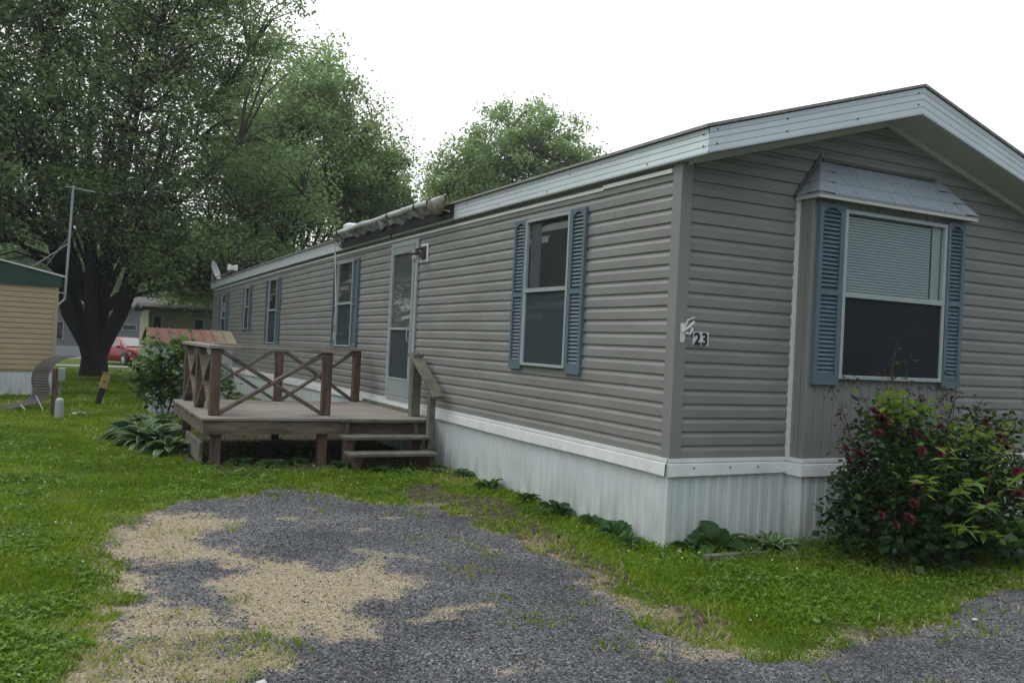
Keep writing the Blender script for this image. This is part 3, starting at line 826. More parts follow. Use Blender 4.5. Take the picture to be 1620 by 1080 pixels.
# hip roof with shingles
e0, e1, ed = 1.085, 2.925, 0.262
p0, p1, ze, zp = 1.345, 2.745, 2.672, 2.985
def hip(name):
    n = 3
    s = MB(); ln = MB()
    for k in range(n):
        a0 = k / n; a1 = (k + 1) / n + (0.02 if k < n - 1 else 0)
        lift = 0.012
        def P(side, a, up):
            x = {'l': e0 + (p0 - e0) * a, 'r': e1 + (p1 - e1) * a}[side]
            return x, -ed * (1 - a), ze + (zp - ze) * a + up
        lf0 = P('l', a0, lift); rf0 = P('r', a0, lift); lf1 = P('l', a1, 0.002); rf1 = P('r', a1, 0.002)
        lu0 = P('l', a0, -0.004); ru0 = P('r', a0, -0.004)
        bl0 = (lf0[0], 0.0, lf0[2]); br0 = (rf0[0], 0.0, rf0[2]); bl1 = (lf1[0], 0, lf1[2]); br1 = (rf1[0], 0, rf1[2])
        # front course cut into tabs
        tabs = 9; off = 0.5 * (k % 2)
        xs0 = [0] + [(i + off) / tabs for i in range(1, tabs)] + [1]
        for i in range(len(xs0) - 1):
            t0, t1 = xs0[i], xs0[i + 1]
            g = 0.0022
            xa, xb = lf0[0] + (rf0[0] - lf0[0]) * t0 + (g if i else 0), lf0[0] + (rf0[0] - lf0[0]) * t1 - (g if i < len(xs0) - 2 else 0)
            xc, xd = max(lf1[0], xa), min(rf1[0], xb)
            if i == 0: xc = lf1[0]
            if i == len(xs0) - 2: xd = rf1[0]
            jz = 0.0015 * ((i * 7 + k * 3) % 3)
            s.add([(xa, lf0[1], lf0[2] + jz), (xb, lf0[1], lf0[2] + jz), (xd, lf1[1], lf1[2]), (xc, lf1[1], lf1[2]), (xa, lf0[1], lu0[2]), (xb, lf0[1], lu0[2])], [(0, 1, 2, 3), (0, 4, 5, 1), (0, 3, 4), (1, 5, 2)])
        s.add([lf0, lf1, bl1, bl0, lu0, (lu0[0], 0, lu0[2])], [(0, 1, 2, 3), (0, 3, 5, 4)])
        s.add([rf0, rf1, br1, br0, ru0, (ru0[0], 0, ru0[2])], [(3, 2, 1, 0), (0, 4, 5, 3)])
    # hip caps
    for sd in ('l', 'r'):
        for k in range(3):
            a0 = k / 3 + 0.0; a1 = (k + 1) / 3
            c0 = Vector(P(sd, a0, 0.020)); c1 = Vector(P(sd, a1, 0.012)); sg = 1 if sd == 'l' else -1
            s.add([c0, c0 + Vector((sg * 0.16, 0, -0.004)), c1 + Vector((sg * 0.13, 0, -0.004)), c1, c0 + Vector((0, 0.13, -0.004)), c1 + Vector((0, 0.10, -0.004)), c0 + Vector((0, 0, -0.012)), c0 + Vector((sg * 0.16, 0, -0.018)), c0 + Vector((0, .13, -0.018))],
                  [(0, 1, 2, 3), (0, 3, 5, 4), (0, 6, 7, 1), (0, 4, 8, 6)])
    return s
ro = obj('bay_roof', hip('x'), M['bay_shingle'], bayo)
q = MB().box(e0 + .004, e1 - .004, -ed + 0.004, -ed + 0.02, ze - 0.032, ze - 0.004); q.box(e0 + 0.004, e0 + 0.02, -ed + 0.02, -0.014, ze - 0.032, ze - 0.004); q.box(e1 - 0.02, e1 - 0.004, -ed + 0.02, -0.014, ze - 0.032, ze - 0.004)
q.box(e0 + 0.02, e1 - 0.02, -ed + 0.02, -0.014, ze - 0.018, ze - 0.01)
obj('bay_eave', q, M['soffit'], bayo)
q = MB().bar((e0 - 0.015, -0.02, ze + .0), (p0 - 0.015, -0.02, zp + 0.03), 0.022, 0.03); q.box(p0, p1 - .08, -0.03, -0.014, zp - 0.002, zp + 0.022)
obj('flashing', q, mat('dark_flashing', (0.09, 0.085, 0.09), 0.5), bayo)
# window of the bay
wx0, wx1, wz0, wz1, wr = 1.435, 2.62, 1.268, 2.592, 1.93
f = MB(); k = 0.032
wbox(f, south, wx0, wx0 + k, 0.004, 0.045, wz0, wz1); wbox(f, south, wx1 - k, wx1, 0.004, 0.045, wz0, wz1)
wbox(f, south, wx0 + k, wx1 - k, 0.004, 0.043, wz1 - k, wz1 - .001); wbox(f, south, wx0 + k, wx1 - k, 0.004, 0.05, wz0 + .001, wz0 + k)
obj('window_frame', f, M['frame'], bayo, bev=0.003)
q = MB(); wbox(q, south, wx0 + k, wx1 - k, 0.012, 0.047, wr - 0.022, wr + 0.02)
obj('meeting_rail', q, M['frame'], bayo, bev=0.002)
q = MB(); wbox(q, south, wx0 + .02, wx1 - .02, 0.0045, 0.0060, wz0 + .02, wz1 - .02)
obj('unlit_room_panel', q, M['dark'], bayo)  # near-black sheet standing in for the unlit room
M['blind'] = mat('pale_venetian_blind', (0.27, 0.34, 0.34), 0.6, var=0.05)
q = MB(); z = wr + 0.03
while z < wz1 - k - 0.02:
    q.add([south(wx0 + k + 0.005, 0.016, z), south(wx1 - k - 0.14, 0.016, z), south(wx1 - k - 0.14, 0.008, z + 0.0195), south(wx0 + k + 0.005, 0.008, z + 0.0195)], [(0, 1, 2, 3)])
    z += 0.0225
wbox(q, south, wx1 - k - 0.115, wx1 - k - 0.015, 0.007, 0.010, wr + .02, wz1 - k)
obj('venetian_blind', q, M['blind'], bayo)
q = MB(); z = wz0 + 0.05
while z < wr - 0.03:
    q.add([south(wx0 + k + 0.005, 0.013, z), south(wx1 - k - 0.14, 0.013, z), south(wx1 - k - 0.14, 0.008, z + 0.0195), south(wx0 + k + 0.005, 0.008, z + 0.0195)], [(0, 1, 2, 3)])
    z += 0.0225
obj('lower_blind', q, mat('shaded_blind', (0.02, 0.024, 0.034), 0.7), bayo)  # lower slats of the same blind, shade put into the colour
q = MB()
for o_, c_, d__ in ((0.021, wr + .016, wz1 - k + .004), (0.019, wz0 + k - .004, wr - .018)): q.add([south(wx0 + k - .004, o_, c_), south(wx1 - k + .004, o_, c_), south(wx1 - k + .004, o_, d__), south(wx0 + k - .004, o_, d__)], [(0, 1, 2, 3)])
obj('pane', q, M['glass'], bayo)
q = MB(); wbox(q, south, wx0 + k, wx1 - k, 0.030, 0.0305, wz0 + k, wr - .021)
obj('insect_screen', q, M['mesh_dark'], bayo)
for a, b in ((1.165, 1.425), (2.63, 2.85)):
    obj('shutter', shutter(south, a, b, 1.222, 2.615, mid=1.935), M['shutter'], bayo)

# ================================================================ things fixed to the home
# number plaque
pl = empty('number_plaque', (0.215, -0.02, 1.475), 'small white plaque with black numerals 23 beside the near corner of the home', 'house number')
q = MB().box(0.145, 0.29, -0.022, -0.016, 1.472, 1.572)
obj('plate', q, mat('white_number_plate', (0.62, 0.66, 0.68), 0.4), pl, bev=0.002)
fc = bpy.data.curves.new('numerals', 'FONT'); fc.body = '23'; fc.size = 0.122; fc.extrude = 0.001; fc.offset = 0.004; fc.space_character = 1.12
fo = bpy.data.objects.new('numerals_curve', fc)
dg = bpy.context.evaluated_depsgraph_get()
me = bpy.data.meshes.new_from_object(fo)
me.name = 'numerals'
me.transform(Matrix.Translation((0.152, -0.0245, 1.480)) @ Matrix.Rotation(R(90), 4, 'X'))
me.transform(rootmat(pl).inverted())
no = bpy.data.objects.new('numerals', me); C.objects.link(no); no.parent = pl
me.materials.append(M['black'])
bpy.data.objects.remove(fo)
# flag holder
fl = MB()
fl.prism([(-0.02, 0.0), (0.02, 0.0), (0.03, 0.03), (0.024, 0.11), (0.028, 0.16), (0.0, 0.175), (-0.028, 0.16), (-0.022, 0.11), (-0.028, 0.03)], -0.021, -0.027, lambda u, v, h: (0.045 + u, h, 1.475 + v))
fl.tube([(0.047, -0.03, 1.57), (0.085, -0.075, 1.615), (0.12, -0.10, 1.66)], [0.012, 0.013, 0.012], 10)
fl.tube([(0.06, -0.03, 1.60), (0.075, -0.055, 1.67), (0.135, -0.075, 1.70)], [0.009, 0.008, 0.006], 8)
fl.tube([(0.075, -0.03, 1.56), (0.095, -0.07, 1.55), (0.115, -0.075, 1.585), (0.115, -0.06, 1.62)], [0.011, 0.012, 0.012, 0.009], 8)
fl.tf(Matrix.Translation((0.05, -0.02, 1.56)) @ Matrix.Diagonal((0.78, 0.8, 0.82, 1)) @ Matrix.Translation((-0.05, 0.02, -1.56)))
fh = obj('flag_holder', fl, M['white_metal'])
props(fh, 'white metal flagpole bracket screwed to the corner trim left of the number plaque', 'flag holder')
# porch lamp
lp = empty('porch_lamp', (-0.02, 5.02, 2.38 + bend(5)), 'dark porch lamp with a clear globe right of the storm door', 'wall lamp')
q = MB(); wbox(q, west, 4.90, 5.12, 0.014, 0.03, 2.375, 2.60)
obj('mounting_block', q.bend(), M['white_trim'], lp, bev=0.003)
q = MB(); wbox(q, west, 4.94, 5.08, 0.03, 0.045, 2.41, 2.57)
q.tube([(-0.045, 5.01, 2.53), (-0.10, 5.01, 2.535), (-0.14, 5.01, 2.52)], 0.012, 8); q.lathe((-0.14, 5.01, 2.46), [(0.062, 0.0), (0.066, 0.012), (0.05, 0.03), (0.03, 0.055), (0.0, 0.06)], 14)
obj('lamp_arm', q.bend(), mat('dark_bronze', (0.045, 0.032, 0.03), 0.5), lp)
gm = bpy.data.materials.new('cloudy_globe'); gm.use_nodes = True
gb = gm.node_tree.nodes['Principled BSDF']; gb.inputs['Base Color'].default_value = (.6, .62, .64, 1); gb.inputs['Roughness'].default_value = 0.12; gb.inputs['Transmission Weight'].default_value = 0.5
q = MB().lathe((-0.14, 5.01, 2.375), [(0.0, -0.01), (0.025, -0.006), (0.045, 0.015), (0.052, 0.045), (0.046, 0.07), (0.036, 0.085)], 16)
obj('globe', q.bend(), gm, lp, smooth=True)

# rolled awning over the door
aw = empty('rolled_awning', (-0.12, 6.1, 2.9), 'rolled up awning with torn scalloped valance above the storm door', 'awning')
q = MB()
pts = [(-0.17 + 0.01 * math.sin(i * 1.3), 8.55 - 4.35 * i / 12, 3.035 + bend(8.55 - 4.35 * i / 12) + 0.006 * math.sin(i * 2.1)) for i in range(13)]
q.tube(pts, [0.036 + 0.002 * ((i * 5) % 3) for i in range(13)], 14)
obj('roller', q, mat('white_awning_tube', (0.45, 0.48, 0.49), 0.5, var=0.2, vscale=8), aw, smooth=True)
for y in (8.35, 7.35, 6.0, 5.0, 4.55):
    obj('clamp', MB().tube([(-0.17, y - 0.02, 3.035 + bend(y)), (-0.17, y + 0.02, 3.035 + bend(y))], 0.044, 12), M['black'], aw)
obj('bracket', MB().tube([(-0.17, 8.57, 3.03), (-0.14, 8.57, 2.93), (-0.10, 8.5, 2.84), (-0.05, 8.3, 2.80)], 0.008, 6), M['black'], aw)
obj('bracket', MB().tube([(-0.17, 8.55, 2.98), (-0.19, 8.5, 2.86), (-0.10, 8.35, 2.79), (-0.06, 8.1, 2.86)], 0.007, 6), M['black'], aw)
obj('bracket', MB().tube([(-0.09, 6.1, 2.93), (-0.09, 6.1, 2.76)], 0.009, 6), M['black'], aw)
M['canvas'] = mat('dirty_pale_canvas', (0.24, 0.25, 0.25), 0.9, col2=(0.06, 0.058, 0.055), vscale=7, bump=0.3, bscale=25)
q = MB(); n = 150; vs = []; fs = []
rr = random.Random(5)
for i in range(n + 1):
    y = 8.5 - 4.0 * i / n
    ph = y * 9.0
    drop = 0.055 + 0.028 * abs(math.sin(y * 3.1 + math.sin(y))) + 0.012 * math.sin(y * 17) + (0.012 if (i // 9) % 3 == 0 else 0)
    for j in range(5):
        t = j / 4
        vs.append((-0.185 - 0.018 * math.sin(ph + 1.4 * math.sin(y * 2)) * t + 0.05 * t - 0.010 * math.sin(ph * 2.3 + j), y, 3.015 + bend(y) - drop * t * 1.35))
for i in range(n):
    for j in range(4):
        fs.append((i * 5 + j, i * 5 + j + 1, (i + 1) * 5 + j + 1, (i + 1) * 5 + j))
q.add(vs, fs)
obj('valance', q, M['canvas'], aw, smooth=True)
q = MB(); q.box(-0.115, -0.072, 4.05, 8.4, 2.815, 2.96)
obj('mounting_rail_shadow', q.bend(), M['black'], aw)  # rail coloured black as the shadow gap under the awning
q = MB(); vs = []; fs = []
for i in range(9):
    y = 4.52 - 0.46 * i / 8
    for j in range(7):
        a = math.pi * (0.05 + 1.25 * j / 6)
        r_ = 0.068 + 0.010 * math.sin(i * 1.1 + j * 0.9)
        vs.append((-0.15 - r_ * math.sin(a) * 0.9, y + 0.02 * math.sin(j * 2.2), 3.0 + r_ * math.cos(a) * (1.0 if j < 4 else 1.9)))
for i in range(8):
    for j in range(6):
        fs.append((i * 7 + j, i * 7 + j + 1, (i + 1) * 7 + j + 1, (i + 1) * 7 + j))
q.add(vs, fs)
obj('loose_canvas', q, mat('stained_tan_canvas', (0.27, 0.25, 0.19), 0.9, col2=(0.14, 0.12, 0.09), vscale=9), aw, smooth=True)
q = MB().tube([(-0.17, 8.56, 2.93), (-0.15, 8.52, 2.6), (-0.14, 8.47, 2.2), (-0.13, 8.42, 1.8), (-0.14, 8.45, 1.6), (-0.10, 8.57, 1.5), (-0.1, 8.60, 1.36)], 0.010, 6)
obj('pull_cord', q, mat('white_cord', (0.6, 0.6, 0.55), 0.8), aw)

# satellite dish
sdh = empty('satellite_dish', (-0.05, 20.9, 2.8), 'grey satellite dish on the far end of the home\'s roof edge', 'satellite dish')
q = MB(); vs = []; fs = []; nr, na = 4, 20
for i in range(nr + 1):
    for k in range(na):
        r_ = 0.27 * i / nr; a = 2 * math.pi * k / na
        vs.append((0.86 * r_ * math.cos(a), 0.10 * (r_ / 0.27) ** 2 * -1.0, r_ * math.sin(a) * 1.12))
for i in range(nr):
    for k in range(na):
        fs.append((i * na + k, i * na + (k + 1) % na, (i + 1) * na + (k + 1) % na, (i + 1) * na + k))
q.add(vs, fs)
q.tf(Matrix.Translation((-0.16, 20.95, 3.08)) @ Matrix.Rotation(R(58), 4, 'Z') @ Matrix.Rotation(R(-20), 4, 'X'))
obj('dish', q, mat('grey_dish', (0.36, 0.39, 0.42), 0.4), sdh, smooth=True)
q = MB().tube([(-0.15, 21.0, 3.05), (-0.17, 21.05, 2.9), (-0.05, 21.1, 2.75)], 0.025, 8)
obj('mast', q, M['gray_metal'], sdh)
q = MB().tube([(-0.14, 20.9, 2.9), (0.05, 20.1, 2.98), (0.15, 19.7, 3.06)], 0.015, 6)
obj('feed_arm', q, mat('olive_arm', (0.25, 0.26, 0.16), 0.6), sdh)
q = MB().box(0.08, 0.24, 19.62, 19.72, 3.08, 3.2); q.box(0.02, 0.10, 19.55, 19.75, 3.06, 3.22); q.box(0.2, 0.27, 19.55, 19.75, 3.06, 3.22)
obj('receiver', q, M['white_metal'], sdh, bev=0.01)

# ================================================================ DECK
deck = empty('wooden_deck', (-1.3, 5.7, 0), 'low weathered wooden deck with X-braced railings and steps at the storm door', 'deck')
DX0, DX1, DY0, DY1, DZ = -2.60, -0.05, 4.42, 7.02, 0.512
q = MB(); y = DY0 - 0.02; i = 0
rr = random.Random(3)
pls = []
while y < DY1 - 0.05:
    y1 = min(y + 0.135, DY1 + 0.01)
    jt = rr.uniform(-0.008, 0.008)
    q.box(DX0 - 0.02 + jt, DX1, y, y1, DZ - 0.027 + jt * .15, DZ + jt * 0.15)
    y += 0.1435
obj('decking', q, M['plank'], deck, bev=0.002)
q = MB()
q.box(DX0, DX1, DY0, DY0 + 0.038, DZ - 0.172, DZ - 0.030)
q.box(DX0, DX0 + 0.038, DY0 + 0.038, DY1 - .038, DZ - 0.172, DZ - 0.030)
q.box(DX0, DX1, DY1 - 0.038, DY1, DZ - 0.172, DZ - 0.030)
for x in (-2.15, -1.7, -1.25, -0.8, -0.35): q.box(x, x + 0.038, DY0 + .038, DY1 - .038, DZ - 0.168, DZ - 0.032)
obj('rim_joist', q, M['wood'], deck)
q = MB(); q.box(-0.085, -0.047, 4.9, DY1, DZ + 0.001, DZ + 0.045)
obj('wall_ledger', q, M['oldwood'], deck)
def post(x, y, z0, z1, w=0.09, mt='post_wood', nm='post'):
    return obj(nm, MB().box(x - w / 2, x + w / 2, y - w / 2, y + w / 2, z0, z1), M[mt], deck, bev=0.004)
RT = 1.225
for x, y in ((-2.46, 4.70), (-2.46, 5.80), (-2.46, 6.87), (-1.225, 4.80), (-1.31, 6.88), (-0.20, 7.0)):
    post(x, y, DZ + 0.002, RT, 0.10)
post(-0.165, 4.75, DZ + 0.002, RT - 0.005, 0.11, 'oldwood')
for x, y in ((-2.45, 4.56), (-1.32, 4.53), (-2.45, 6.9), (-1.32, 6.9)):
    post(x, y, -0.1, DZ - 0.172, 0.10, nm='leg')
def xb(a, b, z0=DZ + 0.02, z1=RT - 0.02):
    a = Vector(a); b = Vector(b)
    d = (b - a).normalized() * 0.045
    sd = Vector((-d.y, d.x, 0)).normalized() * 0.012
    upn = (b - a).cross(Vector((0, 0, 1))).normalized()
    for (p, qq, s) in (((a + d), (b - d), 1), ((b - d), (a + d), -1)):
        p0 = Vector((p.x, p.y, z0)) + sd * s * 0; p1 = Vector((qq.x, qq.y, z1)) + sd * s * 0
        dd = (p1 - p0)
        m_ = MB()
        if s > 0:
            m_.bar(p0, p1, 0.088, 0.036, upv=dd.cross(upn).normalized())
            obj('brace', m_, M['wood'], deck)
        else:
            mid = (p0 + p1) / 2; dn = dd.normalized() * 0.03
            m_.bar(p0, mid - dn, 0.088, 0.036, upv=dd.cross(upn).normalized()); m_.bar(mid + dn, p1, 0.088, 0.036, upv=dd.cross(upn).normalized())
            obj('brace', m_, M['wood'], deck)
xb((-2.46, 4.70, 0), (-2.46, 5.80, 0)); xb((-2.46, 5.80, 0), (-2.46, 6.87, 0))
xb((-2.46, 4.70, 0), (-1.225, 4.80, 0)); xb((-2.46, 6.87, 0), (-1.31, 6.88, 0)); xb((-1.31, 6.88, 0), (-0.20, 7.0, 0))
for a, b in (((-2.47, 4.62, RT + 0.019), (-2.47, 6.95, RT + 0.019)), ((-2.40, 4.72, RT + 0.017), (-1.17, 4.81, RT + 0.017)), ((-2.40, 6.87, RT + 0.017), (-0.12, 7.0, RT + 0.017))):
    q = MB().bar(a, b, 0.15, 0.036)
    obj('cap_rail', q, M['plank'], deck, bev=0.003)
# steps: nosing at deck height, two treads, sawtooth stringers, back boards in shade
for x0, x1, y0, y1, z in ((-1.15, -0.12, 4.30, 4.395, 0.512), (-1.20, -0.22, 4.02, 4.29, 0.352), (-1.22, -0.24, 3.74, 4.01, 0.205)):
    obj('tread', MB().box(x0, x1, y0, y1, z - 0.034, z), M['oldwood'], deck, bev=0.004)
for x in (-1.12, -0.32):
    P = [(4.415, 0.47), (4.315, 0.47), (4.30, 0.312), (4.05, 0.312), (4.12, 0.165), (3.78, 0.165), (3.88, -0.06), (4.415, -0.06)]
    q = MB().prism(P, x, x + 0.04, lambda u, v, h: (h, u, v))
    obj('stringer', q, M['post_wood'], deck)
post(-0.19, 4.15, 0.205, 0.80, 0.075, 'oldwood', 'handrail_post')
q = MB().bar((-0.165, 4.82, 1.255), (-0.175, 3.98, 0.79), 0.135, 0.036); q.bar((-0.155, 4.70, 1.238), (-0.155, 4.9, 1.238), 0.13, 0.034)
obj('handrail', q, M['oldwood'], deck, bev=0.003)
q = MB().box(-2.60, -2.565, 4.60, 5.75, 0.02, 0.24)
obj('side_board', q, M['oldwood'], deck, bev=0.003)

# shaded soil under deck has some rocks? - left as ground

# ================================================================ VEGETATION BUILDERS
def leaves(n_dir, cen, size, tint, rng, aspect=0.55, up=0.35, fold=0.0, droop=0.0):
    """diamond leaves at cen; returns V, F, tint arrays"""
    n = len(cen)
    nrm = rng.normal(size=(n, 3)); nrm[:, 2] = np.abs(nrm[:, 2]) + up
    nrm /= np.linalg.norm(nrm, axis=1)[:, None]
    d = rng.normal(size=(n, 3)) if n_dir is None else n_dir + rng.normal(size=(n, 3)) * 0.4
    d[:, 2] -= droop
    d -= nrm * (d * nrm).sum(1)[:, None]
    d /= np.linalg.norm(d, axis=1)[:, None] + 1e-9
    s = np.cross(nrm, d)
    size = np.broadcast_to(size, (n,))[:, None]
    a = cen; b = cen + d * size * 0.45 + s * size * aspect / 2 + nrm * size * 0.06
    c = cen + d * size; e = cen + d * size * 0.45 - s * size * aspect / 2 + nrm * size * 0.06
    V = np.stack([a, b, c, e], 1).reshape(-1, 3)
    F = np.arange(n * 4).reshape(n, 4)
    return V, F, np.repeat(tint, 4)

def merge(parts):
    V = []; F = []; T = []; o = 0
    for v, f, t in parts:
        V.append(v); F.append(f + o); T.append(t); o += len(v)
    return np.concatenate(V), np.concatenate(F), np.concatenate(T)

LEAF = leaf_mat('maple_leaves', [(0.0, (0.085, 0.14, 0.06)), (0.45, (0.16, 0.25, 0.10)), (0.8, (0.22, 0.33, 0.135)), (1.0, (0.28, 0.39, 0.17))], trans=0.55)
LEAF2 = leaf_mat('fresh_green_leaves', [(0.0, (0.10, 0.16, 0.065)), (0.5, (0.175, 0.27, 0.10)), (1.0, (0.27, 0.39, 0.155))], trans=0.55)
BARK = mat('dark_furrowed_bark', (0.035, 0.03, 0.026), 0.95, var=0.4, vscale=6, bump=0.8, bscale=25, stretch=(3, 3, 0.6))

def ellip(c, r, n, rng, shell=0.55):
    d = rng.normal(size=(n, 3)); d /= np.linalg.norm(d, axis=1)[:, None]
    q = (shell + (1 - shell) * rng.random(n)) * (0.93 + 0.12 * rng.random(n))
    return np.array(c) + d * q[:, None] * np.array(r)

def tree(name, base, trunk, crowns, n_limbs, n_twigs, n_leaf, leaf, label, group=None, seed=1, matl=None, clump=0.6, flare=1.6, lean=(0, 0), droop=0.3, cat='tree', twigr=0.02, shell=0.35):
    """base (x,y,z); trunk (height to fork, radius); crowns: list of (centre, radii, weight)"""
    rng = np.random.default_rng(seed); r_ = random.Random(seed)
    root = empty(name, base, label, cat, group)
    B = Vector(base); th, tr = trunk
    fork = B + Vector((lean[0], lean[1], th))
    t = MB()
    t.tube([B + Vector((0, 0, -0.3)), B + Vector((0, 0, 0.1)), B + Vector((0, 0, 0.5)), B.lerp(fork, 0.55), fork + Vector((0, 0, 0.3))],
           [tr * flare, tr * flare * 0.84, tr * 1.10, tr * 0.98, tr * 0.45], 14)
    for i in range(6 if tr > 0.36 else 0):
        # heavy leaders dividing low down
        a = 2 * math.pi * i / 6 + 0.3; dv = Vector((math.cos(a), math.sin(a) * 0.7, 0))
        p0 = B + Vector((0, 0, 0.35)) + dv * tr * 0.1
        t.tube([p0, p0 + dv * 0.24 + Vector((0, 0, 0.75)), p0 + dv * (0.72 + 0.12 * (i % 2)) + Vector((0, 0, 1.7)), p0 + dv * 1.15 + Vector((0, 0, 2.9)), p0 + dv * 1.75 + Vector((0, 0, 5.2)), p0 + dv * 2.5 + Vector((0, 0, 8.6))],
               [tr * 0.7, tr * 0.68, tr * 0.58, tr * 0.46, tr * 0.3, tr * 0.12], 9, cap=False)
    ws = np.array([c[2] for c in crowns], float); ws /= ws.sum()
    ends = []; limbs = []
    for i in range(n_limbs):
        c = crowns[rng.choice(len(crowns), p=ws)]
        e = Vector(ellip(c[0], c[1], 1, rng, 0.75)[0])
        if e.z < fork.z + 0.5: e.z = fork.z + 0.5 + rng.random() * 2
        ctrl = fork.lerp(e, 0.45) + Vector((0, 0, (e - fork).length * 0.16 * r_.uniform(0.3, 1.3))) - Vector(((e.x - fork.x) * 0.12, (e.y - fork.y) * 0.12, 0))
        pts = []
        m_ = 8
        for k in range(m_ + 1):
            q = k / m_
            p = fork.lerp(ctrl, q).lerp(ctrl.lerp(e, q), q)
            if 0 < k < m_: p += Vector(rng.normal(size=3)) * (e - fork).length * 0.012
            pts.append(p)
        r0 = tr * r_.uniform(0.30, 0.55) * min(1.0, 3.5 / math.sqrt(n_limbs))
        t.tube(pts, [max(r0 * (1 - 0.88 * k / m_), twigr) for k in range(m_ + 1)], 7, cap=False)
        limbs.append(pts)
    # twigs reach clump centres spread through the crown
    cc = np.concatenate([ellip(c[0], c[1], max(1, int(n_twigs * w_)), rng, shell) for c, w_ in zip(crowns, ws)])
    LP = np.array([[*p] for pts in limbs for p in pts[2:]])
    for e in cc:
        d2 = ((LP - e) ** 2).sum(1) + 6 * np.clip(LP[:, 2] - e[2] + 0.3, 0, None)
        s = Vector(LP[int(np.argmin(d2))]); e_ = Vector(e)
        mid = s.lerp(e_, 0.5) + Vector((0, 0, 0.12 * (e_ - s).length)) + Vector(rng.normal(size=3)) * 0.05
        t.tube([s, mid, e_], [twigr * 1.6, twigr * 1.2, twigr * 0.5], 4, cap=False)
    obj('trunk', t, BARK, root, smooth=True)
    per = max(1, n_leaf // len(cc))
    csz = clump * (0.6 + 0.8 * rng.random(len(cc)))
    off = rng.normal(size=(len(cc), per, 3)) * csz[:, None, None] * np.array([1, 1, 0.7]) * 0.55
    cen = (cc[:, None, :] + off).reshape(-1, 3)
    # bare fine droplets of foliage along twigs
    ctint = rng.random(len(cc))
    tint = np.clip(np.repeat(ctint, per) * 0.55 + rng.random(len(cen)) * 0.45, 0, 1)
    Vv, Ff, Tt = leaves(None, cen, leaf * (0.7 + 0.6 * rng.random(len(cen))), tint, rng, droop=droop, up=0.5)
    Vv = Vv - np.array(base)
    npmesh('crown', Vv, Ff, matl or LEAF, {'tint': ('FLOAT', Tt)}, parent=root)
    return root

# the big maple left of the home
TB = (-2.85, 27.0, float(gz(27)))
tree('maple_tree', TB, (2.1, 0.37),
     [((-3.5, 27, 12.0), (5.6, 5.5, 7.2), 3.4), ((-8.0, 27.5, 10.0), (4.6, 5, 6.5), 1.4), ((0.5, 26.5, 11.6), (3.3, 4.2, 6.0), 1.3), ((1.6, 26, 6.2), (3.2, 3.4, 2.2), 0.9), ((0.3, 25.0, 3.7), (2.9, 2.4, 1.35), 1.0), ((-7.5, 26, 5.0), (3.5, 3.6, 2.2), 0.8), ((-2.5, 25.3, 5.2), (3.6, 2.6, 1.8), 0.8), ((-4.2, 25.0, 7.4), (4.8, 3.0, 2.6), 0.8), ((-7.2, 25.0, 6.6), (3.4, 3.0, 2.6), 0.6)],
     38, 2500, 180000, 0.14, 'huge maple with a thick dark forked trunk standing on the lawn behind the tan trailer', seed=4, clump=0.7, flare=1.45, twigr=0.022, droop=0.8, shell=0.25)

# more maples and the wood behind
tree('maple_tree', (5.2, 35, float(gz(35))), (2.4, 0.32),
     [((5.4, 35, 9.6), (4.2, 3.8, 5.2), 2.4), ((8.9, 35, 8.2), (2.1, 3, 3.5), 0.9), ((2.5, 34, 4.2), (3.5, 3, 2.0), 0.8), ((9.0, 35.5, 3.8), (2.0, 2.5, 2.2), 0.6)],
     18, 900, 98000, 0.19, 'pointed leafy maple rising behind the far roof, right of the huge maple', seed=9, matl=LEAF2, clump=0.7, shell=0.3)
tree('maple_tree', (18.7, 38, float(gz(38))), (3.0, 0.35),
     [((18.9, 38, 9.4), (4.4, 4.4, 5.7), 2.4), ((14.8, 38, 8.6), (2.1, 3, 4.0), 0.8), ((24.2, 38, 8.2), (3.3, 3, 3.8), 0.9)],
     16, 850, 95000, 0.2, 'round topped maple standing alone against the sky behind the middle of the roof', seed=21, matl=LEAF2, clump=0.62, shell=0.45)
tree('maple_tree', (-10.6, 25.5, float(gz(25.5))), (2.5, 0.30),
     [((-10.0, 25.0, 9.2), (4.4, 4.0, 7.0), 2.0), ((-8.2, 23.5, 5.2), (3.0, 2.6, 2.6), 0.8)],
     16, 700, 62000, 0.18, 'leafy maple at the left edge behind the tan trailer', seed=33, clump=0.8, shell=0.3)
far = tree('far_tree', (0, 0, 0), (2.0, 0.3), [((0, 0, 6.4), (4.6, 4.2, 4.8), 2), ((-3, 0.5, 4), (2.8, 2.6, 2.6), 0.8), ((3.2, -0.5, 4.2), (2.8, 2.6, 2.8), 0.8), ((0, -1, 2.3), (4.4, 2.6, 1.6), 0.7)],
           9, 420, 34000, 0.30, 'dark leafy tree of the wood far behind the huge maple', 'trees of the far wood', seed=40, clump=0.8, shell=0.3, twigr=0.03)
far.location = (-7, 80, -0.65)
for x, y, s_, rz in ((-14, 84, 1.15, 1), (0, 86, 1.1, 2), (7, 82, 1.2, 3.2), (14, 84, 1.1, 4), (21, 60, 0.8, 0.4), (-22, 80, 1.3, 5), (9.5, 47, 0.62, 2.2), (4, 49, 0.6, 5.2), (-3.6, 88, 1.3, 2.9), (-11, 94, 1.4, 0.3), (4, 95, 1.3, 1.4)):
    c = copy_tree(far); c.location = (x, y, -0.65); c.rotation_euler = (0, 0, rz); c.scale = (s_, s_, s_)
